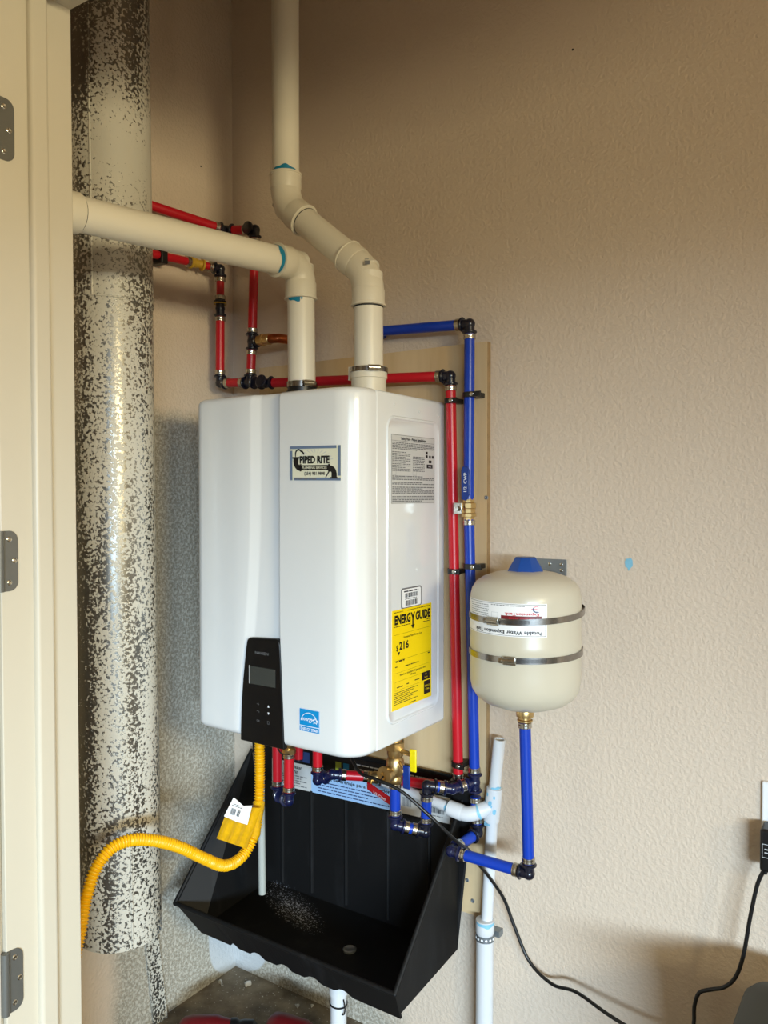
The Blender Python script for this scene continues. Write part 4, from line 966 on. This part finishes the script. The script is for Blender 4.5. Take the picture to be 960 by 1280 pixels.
# ------------------------------------------------------------------ cords and outlet
t = thing('power_cord', (0.8248, -0.02, 0.3829), 'thin black power cord drooping from heater to the wall outlet', 'cord')
cp_ = [(.50,-.19,.776), (0.5813, -0.24, 0.7199), (0.6304, -0.245, 0.7114), (0.6812, -0.235, 0.6962), (0.7338, -0.215, 0.6533), (0.7649, -0.19, 0.6136), (0.7773, -0.16, 0.5833), (0.7683, -0.112, 0.5535), (0.7784, -0.085, 0.5158), (0.7894, -0.055, 0.4781), (0.8109, -0.03, 0.4277), (0.8313, -0.022, 0.3721), (0.8651, -0.02, 0.307), (0.9186, -0.03, 0.2832), (0.9768, -0.05, 0.2976), (1.0509, -0.08, 0.2962), (1.114, -0.09, 0.289), (1.1617, -0.08, 0.2822), (1.192, -0.06, 0.2898), (1.1993, -0.05, 0.3165), (1.1993, -0.045, 0.3464), (1.2074, -0.045, 0.3745), (1.2266, -0.045, 0.3871), (1.2495, -0.045, 0.3995), (1.268, -0.045, 0.4232), (1.2808, -0.045, 0.4663), (1.2918, -0.045, 0.5412), (1.3028, -0.045, 0.6012), (1.314, -0.045, 0.631)]
Geo().tube(spline(cp_, .006), .0035, 12).out('cable', 'cord', t)
pt = Vector((1.3062, -0.04, 0.702)); pb = Vector((1.3069, -0.04, 0.6272))
pa_ = Geo().box((pt.x,-.052,pb.z), (pt.x+.060,-.0065,pt.z)).out('plug_adapter', 'black_plastic', t, smooth=False, bevel=.005, seg=3, label='black plug-in adapter')
P = Print(plane_fn((pt.x,-.052,pb.z), (1,0,0), (0,0,1), (0,-1,0))); P.frame(.004,.026,.03,.050,.001,'ink_light'); P.rule(.008,.028,.040,.002,'ink_light'); P.rule(.008,.028,.034,.002,'ink_light')
P.out('printing', pa_)
Geo().lathe(Vector((1.3141, -0.045, 0.6226)), (0,0,1), [(.0042,0),(.0055,.010),(.0060,.014)], 12).out('strain_relief', 'black_plastic', t)
t = thing('outlet_plate', (1.338,0,.714), 'white outlet cover plate at right edge behind the black adapter', 'outlet')
Geo().box((1.3021,-.0065,.657), (1.374,-.0005,.771)).out('cover_plate', 'paper', t, smooth=False, bevel=.003, seg=3)
for zc in (.734,.694): Geo().prism([Vector((1.338+a, 0, zc+b)) for a, b in rrect(-.017,-.014,.017,.014,.009)], (0,-.0062,0), (0,-.0012,0)).out('socket', 'pvc_white', t, smooth=False)

# ------------------------------------------------------------------ bin, tools, debris
t = thing('waste_bin', (1.47,-.26,0), 'dark grey-green plastic bin at lower right edge below the outlet', 'bin')
bx, by = 1.475, -.24
rs = []
for z, s_ in ((0,.86),(.03,.88),(.458-.05,.985),(.458-.02,1.0),(.458,.975)):
    rs.append([Vector((bx+a*s_, by+b*s_, z)) for a, b in rrect(-.17,-.14,.17,.14,.05,5)])
inn = [[Vector((bx+(p.x-bx)*.95, by+(p.y-by)*.95, max(z_, .02))) for p in r] for r, z_ in zip(rs[::-1], (.458,.458-.02,.458-.05,.03,.02))]
Geo().rings(rs+inn).out('bin_body', 'bin', t)
g = Geo(); g.rings([[Vector((bx+a*k, by+b*k, z)) for a, b in rrect(-.17,-.14,.17,.14,.05,5)] for k, z in ((1.0,.458-.022),(1.045,.458-.022),(1.045,.458-.004),(1.0,.458-.004))], cap=False, closed=True); g.out('rim', 'bin', t)
Geo().rings([[Vector((bx+a*k, by+b*k, z)) for a, b in rrect(-.17,-.14,.17,.14,.05,6)] for k, z in ((1.03,.458-.004),(1.03,.458+.004),(.98,.458+.014),(.80,.458+.024),(.3,.458+.028))]).out('lid', 'bin', t)

def tool(loc, rz, name, lab, body, sc=1.0):
    t = thing(name, loc, lab, 'power tool'); Mx = Matrix.Translation(loc) @ Matrix.Rotation(rz, 4, 'Z') @ Matrix.Scale(sc, 4)
    def T(g, nm, m, **kw):
        g.v = [Mx @ v for v in g.v]; return g.out(nm, m, t, **kw)
    g = Geo(); g.lathe((-.07,0,.032), (1,0,0), [(.018,0),(.028,.01),(.031,.03),(.031,.085),(.026,.10),(.022,.12)], 20); T(g, 'motor_housing', body)
    g = Geo(); g.lathe((.05,0,.032), (1,0,0), [(.024,0),(.024,.012),(.019,.02),(.021,.03),(.020,.052),(.010,.062),(.006,.064)], 18); T(g, 'chuck', 'black_plastic')
    g = Geo(); g.tube([(-.02,0,.030),(-.035,-.05,.028),(-.045,-.10,.028)], [.022,.019,.021], 14); T(g, 'handle', 'black_plastic')
    g = Geo(); g.box((-.09,-.165,.004), (.015,-.105,.056)); T(g, 'battery', 'black_plastic', smooth=False, bevel=.006)
    g = Geo(); g.box((-.014,-.05,.022), (-.004,-.032,.034)); T(g, 'trigger', 'tool_red', smooth=False, bevel=.002)
    g = Geo(); g.box((-.07,-.163,.0555), (-.01,-.118,.0575)); T(g, 'battery_label', 'tool_red', smooth=False)
tool((0.1667, -0.2564, 0.0), R(35), 'cordless_drill', 'red and black cordless drill on floor left of the drain pipe', 'tool_red')
tool((0.3516, -0.1586, 0.0), R(8), 'cordless_driver', 'red cordless tool with black battery lying nearest the drain pipe', 'tool_red', 1.1)
k = 0
rg = random.Random(9)
for p, s_, lb in (((0.0259, -0.0783, 0.004), .010, 'white plaster chip at foot of left wall by the corner'), ((0.0899, -0.0437, 0.004), .012, 'white plaster chip on floor right of the corner'), ((0.2508, -0.0383, 0.004), .007, 'small pale chip on floor nearest the drain pipe'), ((0.2818, -0.0195, 0.003), .006, 'tiny pale chip on floor beside the drain pipe')):
    g = Geo(); pts = [Vector(p)+Vector((rg.uniform(-1,1)*s_, rg.uniform(-1,1)*s_, 0)) for _ in range(6)]; c = sum(pts, Vector())/6
    pts.sort(key=lambda q: math.atan2(q.y-c.y, q.x-c.x)); b = [q-Vector((0,0,q.z)) for q in pts]; m_ = [q+Vector((rg.uniform(-.2,.2)*s_, 0, s_*.5)) for q in b]; u_ = [c.lerp(q, .5)*1 for q in m_]
    for q in u_: q.z = s_*.9
    g.rings([b, m_, u_]); o = g.out('plaster_chip', 'plaster_chip', None, smooth=False); o['label'] = lb; o['category'] = 'debris'; o['group'] = 'plaster chips on the closet floor'
# blue smear of primer on the open wall, and the tiny nail holes
sm = Vector((1.0603, 0.0, 1.1472)); rg = random.Random(5)
pts = [(sm.x+.008*math.cos(a)*rg.uniform(.6,1.2), 0, sm.z+.012*math.sin(a)*rg.uniform(.6,1.2)) for a in [2*pi*i/12 for i in range(12)]]
o = Geo().prism([Vector(p) for p in pts], (0,-.0006,0), (0,-.0004,0)).out('primer_smear', 'primer_pale', None, smooth=False); o['label'] = 'small pale blue primer smear on the bare wall right of the tank'; o['category'] = 'stain'
for p, lb in (((0.0, -0.1122, 2.1167), 'tiny dark nail hole mark high on left wall'), ((0.941, 0.0, 2.1741), 'tiny dark speck high on the bare back wall')):
    p = Vector(p); g = Geo(); g.lathe(p, (1,0,0) if p.x < .01 else (0,-1,0), [(.0022,0),(.0020,.0008),(.0006,.0010)], 8); o = g.out('nail_mark', 'mark', None); o['label'] = lb; o['category'] = 'mark'
